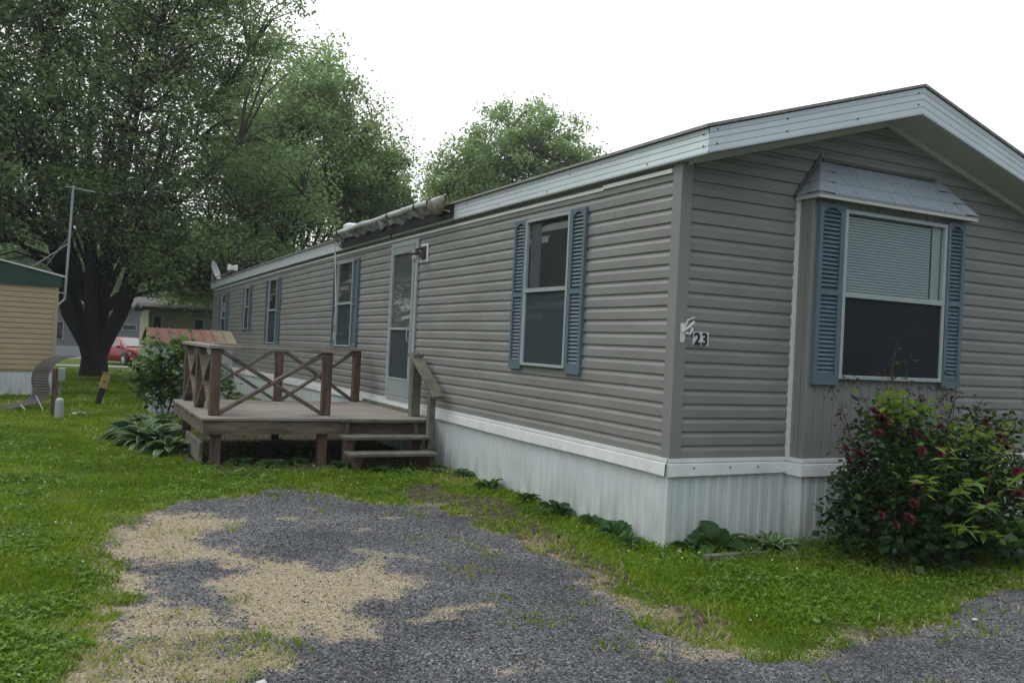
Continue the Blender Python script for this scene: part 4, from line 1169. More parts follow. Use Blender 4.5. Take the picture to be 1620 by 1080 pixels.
for x, y, s_, rz in ((-24, 14, 1.2, 2), (-27, 2, 1.3, 4), (-15.5, 27, 1.15, 1), (-20, 37, 1.5, 3), (-15, 19, 0.85, 5)):
    c = copy_tree(far); c.location = (x, y, -0.1); c.rotation_euler = (0, 0, rz); c.scale = (s_, s_, s_)
    c['label'] = 'leafy tree mirrored in the side windows, beyond the left edge of the lawn'; c['group'] = 'trees left of the lawn'

# ---- shrub behind the deck corner
def shrub(name, base, blobs, n_leaf, leaf, label, cat, seed, material, aspect=0.7, stems=14, droop=0.3, stem_mat=None, rad=0.008, per=9, spread=0.07):
    rng = np.random.default_rng(seed)
    root = empty(name, base, label, cat)
    ws = np.array([b[2] for b in blobs]); ws = ws / ws.sum()
    t = MB(); cl = []
    nc = n_leaf // per
    for b, w_ in zip(blobs, ws):
        cl.append(ellip(b[0], b[1], max(2, int(nc * w_)), rng, 0.35))
    cl = np.concatenate(cl); cl = cl[cl[:, 2] > base[2] + 0.03]
    tips = cl[rng.choice(len(cl), min(stems, len(cl)), replace=False)]
    for e in tips:
        s = Vector(base) + Vector((rng.normal() * 0.12, rng.normal() * 0.08, -0.02)); e = Vector(e)
        mid = s.lerp(e, 0.5) + Vector((0, 0, 0.15 * (e - s).length))
        t.tube([s, mid, e], [rad, rad * 0.7, rad * 0.3], 5, cap=False)
    obj('stem', t, stem_mat or M['stem'], root)
    off = rng.normal(size=(len(cl), per, 3)) * spread
    cen = (cl[:, None] + off).reshape(-1, 3)
    cen = cen[cen[:, 2] > base[2] + 0.01]
    tint = np.clip(rng.random(len(cen)) * 0.55 + (cen[:, 2] - base[2]) / 3 * 0 + np.resize(np.repeat(rng.random(len(cl)), per), len(cen)) * 0.45, 0, 1)
    Vv, Ff, Tt = leaves(None, cen, leaf * (0.6 + 0.7 * rng.random(len(cen))), tint, rng, aspect=aspect, droop=droop, up=0.7)
    npmesh('foliage', Vv - np.array(base), Ff, material, {'tint': ('FLOAT', Tt)}, parent=root)
    return root
M['stem'] = mat('brown_green_stem', (0.07, 0.06, 0.03), 0.8)
SHR = leaf_mat('shrub_leaves', [(0, (0.03, 0.07, 0.022)), (0.5, (0.065, 0.135, 0.035)), (1, (0.16, 0.27, 0.06))], trans=0.35, rough=0.4)
shrub('shrub', (-2.62, 8.35, 0), [((-2.72, 8.3, 0.72), (0.36, 0.4, 0.55), 1.6), ((-2.25, 8.5, 0.6), (0.42, 0.4, 0.5), 1.0), ((-2.42, 8.2, 1.12), (0.14, 0.2, 0.26), 0.3), ((-1.75, 8.7, 0.55), (0.25, .3, .35), 0.4)],
      1900, 0.10, 'bright green broad leaved shrub growing between the deck and the red roofed shed', 'shrub', 3, SHR, per=7, spread=0.055)

# ---- hostas
HOSTA = leaf_mat('hosta_leaves', [(0, (0.025, 0.065, 0.03)), (0.6, (0.05, 0.115, 0.045)), (1, (0.09, 0.17, 0.055))], trans=0.25, rough=0.4, edge=(0.30, 0.36, 0.20))
HOSTA2 = leaf_mat('pale_hosta_leaves', [(0, (0.06, 0.13, 0.045)), (1, (0.13, 0.24, 0.075))], trans=0.25, rough=0.4, edge=(0.42, 0.48, 0.28))
def hosta(name, base, n, ln, wd, label, seed, material, group=None, cat='hosta', rise=0.5):
    rng = np.random.default_rng(seed); root = empty(name, base, label, cat, group)
    V = []; F = []; T = []; RM = []; o = 0; nu, nv = 8, 6
    for i in range(n):
        az = 2 * math.pi * (i * 0.618 + rng.random() * 0.1); k = (i + 0.5) / n
        el = 1.35 - 0.85 * k + rng.normal() * 0.12
        l = ln * (0.65 + 0.5 * k) * rng.uniform(0.85, 1.15); w_ = wd * rng.uniform(0.8, 1.15)
        dr = np.array([math.cos(az), math.sin(az), 0]); sd = np.array([-math.sin(az), math.cos(az), 0])
        tt = rng.random(); roll = rng.normal() * 0.35
        for a in range(nu + 1):
            u = a / nu
            ang = el - 1.5 * u ** 1.3 * (0.55 + k * 0.5)
            if a == 0: p = np.array([0, 0, 0.0]) + dr * 0.02; 
            else: p = p + (dr * math.cos(ang) + np.array([0, 0, math.sin(ang)])) * l / nu
            ub = max(0, (u - 0.28) / 0.72)
            hw = w_ * (0.06 if u < 0.28 else max(0.0, math.sin(math.pi * min(1, ub) ** 0.75)) * 0.5 + 0.03 * (1 - ub))
            nm = np.array([0, 0, 1.0]) * math.cos(ang) - dr * math.sin(ang)
            for b in range(nv + 1):
                v = b / nv * 2 - 1
                V.append(p + sd * hw * v * math.cos(roll) + nm * (hw * abs(v) * 0.35 + hw * v * math.sin(roll) + 0.004 * math.sin(v * 14)))
                T.append(tt); RM.append(abs(v) if ub > 0 else 0)
        for a in range(nu):
            for b in range(nv):
                q = o + a * (nv + 1) + b
                F.append((q, q + 1, q + nv + 2, q + nv + 1))
        o += (nu + 1) * (nv + 1)
    npmesh('foliage', np.array(V), np.array(F), material, {'tint': ('FLOAT', np.array(T)), 'rim': ('FLOAT', np.array(RM))}, parent=root, smooth=True)
    return root
hosta('hosta', (-2.93, 6.2, 0), 60, 0.50, 0.125, 'dark hosta with cream leaf edges, nearest of the clump left of the deck', 1, HOSTA, 'hostas beside the deck')
hosta('hosta', (-3.02, 6.9, 0), 58, 0.48, 0.12, 'dark hosta with cream leaf edges, leftmost of the clump left of the deck', 2, HOSTA, 'hostas beside the deck')
hosta('hosta', (-2.86, 7.35, 0), 60, 0.54, 0.13, 'tall hosta with cream leaf edges at the foot of the shrub, against the deck', 3, HOSTA, 'hostas beside the deck')
hosta('hosta', (-2.78, 5.5, 0), 26, 0.36, 0.13, 'small hosta half under the left edge of the deck', 6, HOSTA, 'hostas beside the deck')
hosta('hosta', (0.72, -0.32, 0), 34, 0.22, 0.075, 'small pale variegated hosta in front of the white gable skirting', 4, HOSTA2)
BROAD = leaf_mat('broad_weed_leaves', [(0, (0.02, 0.06, 0.02)), (0.6, (0.04, 0.10, 0.03)), (1, (0.085, 0.17, 0.045))], trans=0.3, rough=0.45)
hosta('weed', (0.34, -0.16, 0), 13, 0.30, 0.13, 'dark broad leaved weed standing upright against the gable skirting', 5, BROAD, None, 'weed')
wd0 = hosta('weed', (0.62, -0.16, 0), 16, 0.16, 0.06, 'low leafy weed at the foot of the white skirting', 15, BROAD, 'weeds along the skirting', 'weed')
for i, (x, y, s_) in enumerate(((0.14, -0.14, .9), (0.50, -0.22, .8), (-0.12, 0.45, 1.0), (-0.10, 0.85, .8), (-0.14, 1.3, 1.1), (-0.12, 1.9, .8), (-0.15, 2.6, 1.0), (-0.16, 3.3, .9), (0.9, -0.3, .7), (-0.2, 0.15, .7))):
    c = copy_tree(wd0); c.location = (x, y, 0); c.scale = (s_, s_, s_ * 1.2); c.rotation_euler = (0, 0, i * 1.1)
wd2 = hosta('weed', (-1.9, 4.35, 0), 18, 0.15, 0.07, 'low leafy weed in the shade along the front of the deck', 16, BROAD, 'weeds along the deck', 'weed')
for i, (x, y, s_) in enumerate(((-2.2, 4.5, 1.0), (-1.6, 4.5, .9), (-1.2, 4.1, 1.1), (-0.9, 3.75, .9), (-0.7, 3.6, .8), (-2.0, 4.9, 1.2), (-1.5, 5.1, 1.1), (-0.35, 3.55, 0.9))):
    c = copy_tree(wd2); c.location = (x, y, 0); c.scale = (s_, s_, s_); c.rotation_euler = (0, 0, i * 1.7)

# ---- rose bush before the bay window
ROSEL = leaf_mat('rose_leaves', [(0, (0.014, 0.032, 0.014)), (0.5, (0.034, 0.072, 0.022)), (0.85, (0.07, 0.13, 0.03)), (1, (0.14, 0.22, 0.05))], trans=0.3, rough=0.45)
RBASE = (2.0, -0.7, 0.0)
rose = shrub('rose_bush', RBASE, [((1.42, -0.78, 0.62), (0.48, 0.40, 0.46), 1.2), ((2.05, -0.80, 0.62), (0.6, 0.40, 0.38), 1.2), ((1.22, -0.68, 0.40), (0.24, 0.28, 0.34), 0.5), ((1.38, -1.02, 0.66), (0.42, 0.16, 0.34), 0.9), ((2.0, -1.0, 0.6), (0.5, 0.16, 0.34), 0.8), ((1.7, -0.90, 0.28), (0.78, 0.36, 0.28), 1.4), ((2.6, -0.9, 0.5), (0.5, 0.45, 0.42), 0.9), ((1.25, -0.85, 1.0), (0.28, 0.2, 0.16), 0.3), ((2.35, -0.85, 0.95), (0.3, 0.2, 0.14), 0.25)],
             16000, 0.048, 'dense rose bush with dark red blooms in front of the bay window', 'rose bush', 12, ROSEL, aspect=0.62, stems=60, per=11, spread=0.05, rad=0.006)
YL = leaf_mat('yellow_green_leaves', [(0, (0.07, 0.13, 0.02)), (0.5, (0.14, 0.24, 0.04)), (1, (0.26, 0.36, 0.07))], trans=0.4, rough=0.4)
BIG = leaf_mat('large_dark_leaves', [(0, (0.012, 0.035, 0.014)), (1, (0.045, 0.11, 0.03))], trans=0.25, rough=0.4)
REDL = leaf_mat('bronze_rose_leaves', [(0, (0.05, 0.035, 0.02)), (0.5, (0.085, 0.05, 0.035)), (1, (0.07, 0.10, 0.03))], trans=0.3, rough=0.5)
rg = np.random.default_rng(77)
cv = MB(); lc = []; ld = []
def cane(p0, p1, bow=0.1, n=11, every=1):
    p0 = Vector(p0); p1 = Vector(p1)
    ctrl = p0.lerp(p1, 0.5) + Vector((rg.normal() * bow, rg.normal() * bow * 0.5, 0.12))
    pts = [p0.lerp(ctrl, k / n).lerp(ctrl.lerp(p1, k / n), k / n) for k in range(n + 1)]
    cv.tube(pts, [0.0055 - 0.0038 * k / n for k in range(n + 1)], 5, cap=False)
    for k in range(3, n + 1):
        for sgn in (-1, 1):
            if rg.random() < 0.7:
                dd = np.array([sgn * (0.6 + rg.random() * .5), rg.normal() * 0.5, rg.normal() * 0.35])
                dd /= np.linalg.norm(dd)
                q = np.array(pts[k])
                for j in range(5):
                    lc.append(q + dd * (0.015 + 0.016 * j) + rg.normal(size=3) * 0.006); ld.append(dd + np.array([0, 0, (-1) ** j * 0.7]))
for a, b in (((1.35, -.6, .3), (1.13, -.42, 1.20)), ((1.4, -.6, .4), (1.22, -.4, 1.05)), ((1.5, -.6, .5), (1.33, -.45, 1.27)), ((1.6, -.6, .6), (1.72, -.5, 1.60)), ((1.65, -.6, .6), (1.80, -.5, 1.45)), ((1.6, -.6, .6), (1.62, -.45, 1.38)),
             ((2.2, -.6, .6), (2.42, -.5, 1.36)), ((2.2, -.6, .6), (2.22, -.5, 1.15)), ((2.3, -.6, .6), (2.3, -.4, 1.22)), ((1.9, -.6, .6), (2.03, -.45, 1.25)), ((1.9, -.6, .6), (1.95, -.5, 1.12)), ((2.5, -.7, .6), (2.62, -.5, 1.18)), ((1.3, -.6, .3), (1.28, -.5, .85)), ((1.4, -.6, .3), (1.17, -.5, .78))):
    cane(a, b)
obj('cane', cv, mat('red_brown_cane', (0.075, 0.04, 0.03), 0.7), rose)
lc = np.array(lc); ld = np.array(ld)
Vv, Ff, Tt = leaves(ld, lc, 0.036 * (0.7 + .6 * rg.random(len(lc))), rg.random(len(lc)), rg, aspect=0.5, up=0.3)
npmesh('young_leaves', Vv - np.array(RBASE), Ff, REDL, {'tint': ('FLOAT', Tt)}, parent=rose)
# blooms
bm_ = MB(); rb = random.Random(9)
for ring, (nn, rad, tilt, sz) in enumerate(((4, 0.006, 1.3, 0.022), (5, 0.013, 1.0, 0.026), (6, 0.020, 0.6, 0.028), (7, 0.026, 0.2, 0.028))):
    for i in range(nn):
        a = 2 * math.pi * (i + 0.5 * (ring % 2)) / nn + rb.uniform(-.2, .2); t_ = tilt + rb.uniform(-.15, .15)
        dr = Vector((math.cos(a), math.sin(a), 0)); sd = Vector((-math.sin(a), math.cos(a), 0)); upv = dr * math.cos(t_) + Vector((0, 0, math.sin(t_)))
        o = dr * rad * 0.4
        vs = [o - sd * sz * .3, o + sd * sz * .3, o + upv * sz * .6 + sd * sz * .62 + dr * sz * .12, o + upv * sz * .6 - sd * sz * .62 + dr * sz * .12, o + upv * sz + sd * sz * .35 + dr * sz * .3, o + upv * sz - sd * sz * .35 + dr * sz * .3]
        bm_.add(vs, [(0, 1, 2, 3), (3, 2, 4, 5)])
RED = mat('dark_red_petals', (0.085, 0.002, 0.010), 0.7, var=0.4, vscale=60)
b0 = None
# where the blooms sit on the outside of the bush
spots = [(0.99, -1.0, 1.04), (0.97, -1.0, 0.94), (1.31, -1.0, 1.1), (1.32, -1.0, 0.93), (1.4, -1.0, 1.06), (1.59, -1.0, 0.98), (1.15, -1.2, 0.84), (1.33, -1.2, 0.83), (0.87, -0.82, 0.81), (1.0, -0.82, 0.77), (0.9, -0.82, 0.72), (1.11, -1.2, 0.6), (1.1, -1.2, 0.49), (0.79, -1.2, 0.43), (0.93, -1.2, 0.36), (1.05, -1.2, 0.4), (2.08, -1.0, 1.01), (2.24, -1.0, 0.91), (2.02, -1.2, 0.86), (1.82, -1.2, 0.66), (1.87, -1.2, 0.47), (2.15, -1.2, 0.68), (2.19, -1.2, 0.52), (0.92, -1.0, 1.08), (1.02, -1.0, 1.01)]
for i, p in enumerate(spots):
    if b0 is None:
        b0 = obj('rose_bloom', bm_, RED, rose, local=True); o = b0
    else:
        o = b0.copy(); C.objects.link(o); o.parent = rose
    s_ = rb.uniform(0.65, 1.15)
    o.location = Vector(p) - Vector(RBASE); o.scale = (s_, s_, s_); o.rotation_euler = (rb.uniform(0.5, 1.1), rb.uniform(-.4, .4), rb.uniform(-0.6, 0.6))
# seedlings with long feathered leaves and a big leaved weed growing through the bush
def pinnate(name, base, arms, label, seed, material, cat='seedling'):
    rg = np.random.default_rng(seed); root = empty(name, base, label, cat)
    st = MB(); lc = []; ld = []; sz = []
    for (tip, n, ls) in arms:
        p0 = Vector(base); p1 = Vector(tip); ctrl = p0.lerp(p1, 0.6) + Vector((0, 0, 0.16)); m_ = 14
        pts = [p0.lerp(ctrl, k / m_).lerp(ctrl.lerp(p1, k / m_), k / m_) for k in range(m_ + 1)]
        st.tube(pts, [0.006 - 0.0045 * k / m_ for k in range(m_ + 1)], 5, cap=False)
        for i in range(n):
            q = 0.48 + 0.52 * (i + 1) / n; k = min(m_ - 1, int(q * m_)); f = q * m_ - k
            p = pts[k].lerp(pts[k + 1], f); d = (pts[k + 1] - pts[k]).normalized(); side = d.cross(Vector((0, 0, 1))).normalized()
            for sgn in ((-1, 1) if i < n - 1 else (0,)):
                v = (side * sgn * 1.0 + d * 0.45 + Vector((0, 0, -0.18))).normalized()
                lc.append(tuple(p)); ld.append(tuple(v * 3)); sz.append(ls * (0.75 + 0.4 * math.sin(math.pi * (i + 1) / (n + 1))))
    obj('stem', st, mat('pale_green_stem', (0.14, 0.18, 0.05), 0.6), root)
    lc = np.array(lc); Vv, Ff, Tt = leaves(np.array(ld), lc, np.array(sz), 0.4 + 0.6 * rg.random(len(lc)), rg, aspect=0.36, up=1.6)
    npmesh('foliage', Vv - np.array(base), Ff, material, {'tint': ('FLOAT', Tt)}, parent=root)
pinnate('seedling', (1.5, -0.95, 0.15), [((1.05, -1.32, .69), 8, .10), ((1.44, -1.40, .66), 9, .115), ((1.36, -1.42, .34), 8, .11), ((1.72, -1.42, .26), 9, .12), ((1.24, -1.34, .88), 7, .09)], 'seedling with long feathered yellow green leaves low in the rose bush', 51, YL)
pinnate('seedling', (2.0, -1.0, 0.15), [((1.92, -1.42, .72), 8, .11), ((1.80, -1.35, .92), 7, .09), ((1.55, -1.40, .49), 8, .105), ((2.1, -1.4, .5), 7, .10)], 'seedling with feathered leaves at the right side of the rose bush', 52, YL)
shrub('climbing_shoots', (1.3, -0.9, 0.3), [((1.12, -.98, 1.12), (0.16, 0.10, 0.15), 1.0), ((1.38, -1.0, 1.06), (0.18, .1, .10), 0.7), ((1.7, -1.1, .92), (0.2, .1, .1), .5), ((2.15, -1.1, .92), (0.25, .1, .08), .5)], 330, 0.055, 'bright yellow green leafy shoots at the top of the rose bush', 'plant', 61, YL, per=5, spread=0.05, stems=4, rad=0.004)
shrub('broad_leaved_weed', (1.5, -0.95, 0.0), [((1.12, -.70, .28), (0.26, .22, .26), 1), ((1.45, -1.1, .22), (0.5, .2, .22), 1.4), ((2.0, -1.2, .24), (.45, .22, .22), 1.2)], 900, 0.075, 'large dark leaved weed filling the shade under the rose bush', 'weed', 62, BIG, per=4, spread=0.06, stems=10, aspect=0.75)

# ================================================================ LAWN, CLOVER, STRAW, STONES
GRASSM = leaf_mat('grass_blades', [(0, (0.07, 0.13, 0.008)), (0.45, (0.125, 0.225, 0.012)), (0.8, (0.20, 0.31, 0.022)), (0.93, (0.30, 0.30, 0.09)), (1, (0.40, 0.36, 0.20))], trans=0.35, rough=0.6)
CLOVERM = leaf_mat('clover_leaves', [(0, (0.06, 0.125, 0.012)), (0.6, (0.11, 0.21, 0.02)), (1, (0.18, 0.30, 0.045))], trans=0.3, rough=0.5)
STRAWM = leaf_mat('dry_straw', [(0, (0.24, 0.20, 0.13)), (0.6, (0.46, 0.39, 0.26)), (1, (0.66, 0.59, 0.43))], trans=0.1, rough=0.8)
STONEM = leaf_mat('gravel_stones', [(0, (0.048, 0.05, 0.055)), (0.55, (0.115, 0.118, 0.127)), (0.9, (0.19, 0.193, 0.20)), (1, (0.42, 0.42, 0.40))], trans=0.0, rough=0.85)
def sample(n, d0, d1, expo, rng, a0=-10, a1=64):
    """ground points round the viewpoint's patch of lawn, denser where the lawn is nearer"""
    u = rng.random(n); e = 2 - expo
    d = (d0 ** e + (d1 ** e - d0 ** e) * u) ** (1 / e)
    a = np.radians(a0 + (a1 - a0) * rng.random(n))
    return CAM.x + d * np.sin(a), CAM.y + d * np.cos(a), d
def clear(x, y):
    inside = (x > -0.03) & (x < W_ + 0.03) & (y > -0.0) & (y < L_)
    bayin = (x > BX0 - .03) & (x < BX1 + .03) & (y > -BD - .02) & (y < 0.1)
    dx, dy = x + 4.0, y - 14.6
    lx = dx * 0.9588 + dy * 0.284; ly = -dx * 0.284 + dy * 0.9588
    return ~(inside | bayin | ((lx < 0) & (ly > 0) & (y < 36)) | ((x > -2.5) & (x < -1.3) & (y > 10.5) & (y < 12)))
rg = np.random.default_rng(5)
def ground_z(x, y):
    nearf = np.clip(1 - np.hypot(x + 2, y - 1) / 14, 0, 1)
    return gz(y) + nearf * (fbm(x, y, 1.1, 41, 3) - 0.5) * 0.035
n = 820000
x, y, d = sample(n, 1.9, 42, 1.55, rg)
g, s, t = zones(x, y)
dk = (x > -2.6) & (y > 4.35) & (y < 7.2) & (x < 0)
patch = fbm(x, y, 1.7, 61, 4)
keep = clear(x, y) & (rg.random(n) < np.clip((1 - g * 1.02) * (1 - s * 0.85) * (1 - t * 0.85) * (0.55 + patch * 0.9), 0, 1)) & ~(dk & (rg.random(n) < 0.85))
# stray tufts on the gravel
tuft = (fbm(x, y, 4.5, 71, 3) > 0.66) & (g > 0.5) & (polydist(x, y, GRAVEL) < 0.75) & (rg.random(n) < 0.16) & clear(x, y)
bl = (fbm(x, y, 3.0, 75, 3) > 0.48) & (g > 0.4) & (x < -2.9) & (y < -0.9) & (rg.random(n) < 0.3)
keep = keep | tuft | bl
x, y, d, g, s, t, patch = [q[keep] for q in (x, y, d, g, s, t, patch)]
n = len(x); z = ground_z(x, y)
h = (0.018 + 0.034 * rg.random(n) ** 1.5) * (0.35 + 1.3 * fbm(x, y, 2.6, 63, 3)) * np.where(rg.random(n) < 0.02, 1.9, 1)
wdt = 0.0013 * (1 + 0.55 * d) * (0.7 + 0.6 * rg.random(n))
a = rg.random(n) * 2 * np.pi; b = rg.random(n) * 2 * np.pi
ben = h * (0.3 + 0.8 * rg.random(n))
base = np.stack([x, y, z - 0.006], 1)
sdv = np.stack([np.cos(a), np.sin(a), 0 * a], 1) * wdt[:, None]
tipv = np.stack([np.cos(b) * ben, np.sin(b) * ben, h], 1)
midv = tipv * 0.5 + np.array([0, 0, 1]) * (h * 0.14)[:, None]
Vv = np.stack([base - sdv, base + sdv, base + midv + sdv * .8, base + tipv, base + midv - sdv * .8], 1).reshape(-1, 3)
i5 = np.arange(n)[:, None] * 5
Ff = np.concatenate([i5 + np.array([[0, 1, 2, 4]]), i5 + np.array([[4, 2, 3, 3]])])
F4 = (i5 + np.array([[0, 1, 2, 4]]))
# blades as kite shaped quads: foot, belly left, tip, belly right
Vv = np.stack([base, base + midv * 0.8 + sdv, base + tipv, base + midv * 0.8 - sdv], 1).reshape(-1, 3)
Ff = np.arange(n * 4).reshape(n, 4)
dry = np.clip(s * 0.9 + g * 0.3, 0, 1)
yel = np.clip((fbm(x, y, 0.9, 81, 3) - 0.45) * 2.0, 0, 0.4) + 0.28 * np.clip(polydist(x, y, WORN) * 5 + 0.6, 0, 1)
tint = np.clip(rg.random(n) * 0.50 + (patch - 0.5) * 0.9 + 0.12 + yel + np.where(rg.random(n) < dry * 0.6 + 0.035, 0.6, 0) - 0.05, 0, 1)
grass = npmesh('grass', Vv, Ff, GRASSM, {'tint': ('FLOAT', np.repeat(tint, 4))})
props(grass, 'short green lawn grass with yellowed tips around the gravel patch', 'grass', kind='stuff')

# clover and low broad leaved weeds
n = 170000
x, y, d = sample(n, 1.9, 14, 1.5, rg)
g, s, t = zones(x, y)
pc = fbm(x, y, 2.4, 91, 4) + np.where((x > -0.6) & (y < 0.6), 0.22, 0) + np.where((x > -3.2) & (y > 2.6) & (y < 4.7), 0.08, 0) + np.where(x < -3.9, 0.05, 0)  # denser by the near corner: weedy there, and stands in for lawn shadow
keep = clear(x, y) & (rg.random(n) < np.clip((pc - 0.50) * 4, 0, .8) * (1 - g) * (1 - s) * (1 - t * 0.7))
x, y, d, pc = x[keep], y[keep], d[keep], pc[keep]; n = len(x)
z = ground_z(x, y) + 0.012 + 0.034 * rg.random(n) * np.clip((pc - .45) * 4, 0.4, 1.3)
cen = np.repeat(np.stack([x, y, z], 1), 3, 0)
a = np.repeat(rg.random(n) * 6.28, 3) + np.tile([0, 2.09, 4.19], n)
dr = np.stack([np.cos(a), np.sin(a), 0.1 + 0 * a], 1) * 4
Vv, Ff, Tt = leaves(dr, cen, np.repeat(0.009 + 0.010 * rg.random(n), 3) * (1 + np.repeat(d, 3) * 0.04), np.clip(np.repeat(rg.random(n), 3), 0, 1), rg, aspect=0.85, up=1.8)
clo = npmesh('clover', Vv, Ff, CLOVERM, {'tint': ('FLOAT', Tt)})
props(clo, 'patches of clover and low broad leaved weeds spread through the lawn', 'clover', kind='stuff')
# clover heads
n = 260
x, y, d = sample(n, 2.2, 12, 1.2, rg); g, s, t = zones(x, y)
k = (g < 0.1) & (s < 0.3) & (t < 0.4) & clear(x, y); x, y = x[k], y[k]; n = len(x)
oc = np.array([(1, 0, 0), (0, 1, 0), (-1, 0, 0), (0, -1, 0), (0, 0, 1), (0, 0, -1)], float)
of = np.array([(0, 1, 4), (1, 2, 4), (2, 3, 4), (3, 0, 4), (1, 0, 5), (2, 1, 5), (3, 2, 5), (0, 3, 5)])
cen = np.stack([x, y, ground_z(x, y) + 0.06 + 0.03 * rg.random(n)], 1)
Vv = (cen[:, None] + oc[None] * 0.0075 * (0.7 + .6 * rg.random((n, 1, 1)))).reshape(-1, 3)
Ff = (of[None] + np.arange(n)[:, None, None] * 6).reshape(-1, 3)
props(npmesh('clover_blossom', Vv, Ff, mat('white_clover_blossom', (0.6, 0.6, 0.5), 0.8)), 'tiny white clover blossoms dotted over the lawn', 'clover blossom', kind='stuff')
# straw
n = 190000
x, y, d = sample(n, 2.2, 9, 1.3, rg, -5, 62); g, s, t = zones(x, y)
k = (rg.random(n) < np.clip((s - 0.15) * 0.9, 0, 1)) & clear(x, y)
x, y, d = x[k], y[k], d[k]; n = len(x)
a = rg.random(n) * 6.28; ln = 0.004 + 0.013 * rg.random(n) ** 2
dr = np.stack([np.cos(a) * ln, np.sin(a) * ln, rg.normal(size=n) * 0.003], 1); sv_ = np.stack([-np.sin(a), np.cos(a), 0 * a], 1) * (0.0007 + 0.00016 * d)[:, None]
c0 = np.stack([x, y, ground_z(x, y) + 0.002 + 0.004 * rg.random(n)], 1)
Vv = np.stack([c0 - dr - sv_, c0 - dr + sv_, c0 + dr + sv_, c0 + dr - sv_], 1).reshape(-1, 3)
props(npmesh('grass_clippings', Vv, np.arange(n * 4).reshape(n, 4), STRAWM, {'tint': ('FLOAT', np.repeat(rg.random(n), 4))}), 'pale dried grass clippings strewn over the gravel patch', 'grass clippings', kind='stuff')
# stones
n = 90000
x, y, d = sample(n, 2.0, 9, 1.3, rg, -6, 64); g, s, t = zones(x, y)
k = (rg.random(n) < g * (1 - 0.8 * s)) & clear(x, y)
x, y, d = x[k], y[k], d[k]; n = len(x)
r_ = 0.0028 + 0.0042 * rg.random(n) ** 2
sc_ = r_[:, None, None] * (0.6 + 0.8 * rg.random((n, 1, 3))) * np.array([1, 1, 0.75])
jit = oc[None] + rg.normal(size=(n, 6, 3)) * 0.28
c0 = np.stack([x, y, ground_z(x, y) + 0.002 + r_ * 0.2], 1)
Vv = (c0[:, None] + jit * sc_).reshape(-1, 3)
Ff = (of[None] + np.arange(n)[:, None, None] * 6).reshape(-1, 3)
tn = np.clip(rg.random(n) * 0.93 + np.where(rg.random(n) < 0.012, 0.3, 0), 0, 1)
props(npmesh('gravel', Vv, Ff, STONEM, {'tint': ('FLOAT', np.repeat(tn, 6))}), 'loose dark blue grey gravel of the parking patch', 'gravel', kind='stuff')

# ================================================================ NEIGHBOURS AND THINGS ON THE LAWN
TAN = mat('tan_trailer_siding', (0.40, 0.32, 0.20), 0.6, var=0.08)
GREEN = mat('dark_green_gable_panel', (0.02, 0.055, 0.045), 0.5)
tr_ = empty('tan_trailer', (-4.0, 14.6, 0), 'tan trailer with dark green gable and white skirting at the left edge', 'trailer', rz=math.atan2(0.284, 0.9588))
q = MB(); z = 0.5; TW, TL = 4.3, 16.0
while z < 2.13:
    z1 = min(z + 0.1, 2.14)
    for (x0, x1) in ((-TW + 0.0, 0.0),):
        q.add([(x0, -0.014, z), (x1, -0.014, z), (x1, -0.010, z + .055), (x0, -0.010, z + .055), (x0, 0, z1), (x1, 0, z1), (x0, 0, z), (x1, 0, z)], [(0, 1, 3 - 1, 3), (3, 2, 5, 4), (6, 7, 1, 0)])
    z = z1 if z1 >= 2.14 else z + 0.1
q.box(-TW, -0.002, 0.002, TL, 0.45, 2.14)
obj('siding', q, TAN, tr_, local=True)
q = MB().box(-0.06, 0.012, -0.02, 0.0, 0.5, 2.14); obj('corner_trim', q, TAN, tr_, local=True)
q = MB(); pr4 = rib(0, TW, 0.09)
q.sweep([(0, -0.5), (0, 0.48)], range(len(pr4)), lambda u, v, t: (-pr4[t][0], 0.01 - pr4[t][1], v)); q.box(-TW, 0.0, 0.03, TL, -0.6, 0.44)
obj('skirting', q, M['skirt'], tr_, local=True)
q = MB().prism([(0.05, 2.135), (0.05, 2.33), (-TW / 2, 2.33 + 0.2 * TW / 2), (-TW - .05, 2.33), (-TW - .05, 2.135)], -0.05, 0.1, lambda u, v, h: (u, h, v))
obj('gable_panel', q, GREEN, tr_, local=True)
q = MB()
for (xa, za, xb_, zb_) in ((0.1, 2.33, -TW / 2, 2.33 + 0.2 * (TW / 2 + .05)), (-TW - .1, 2.33, -TW / 2, 2.33 + .2 * (TW / 2 + .05))):
    q.add([(xa, -0.08, za), (xb_, -0.08, zb_), (xb_, TL, zb_), (xa, TL, za), (xa, -0.08, za + .03), (xb_, -0.08, zb_ + .03), (xb_, TL, zb_ + .03), (xa, TL, za + .03)], [(0, 1, 5, 4), (0, 3, 2, 1), (4, 5, 6, 7), (0, 4, 7, 3)])
obj('roof', q, M['white_metal'], tr_, local=True)

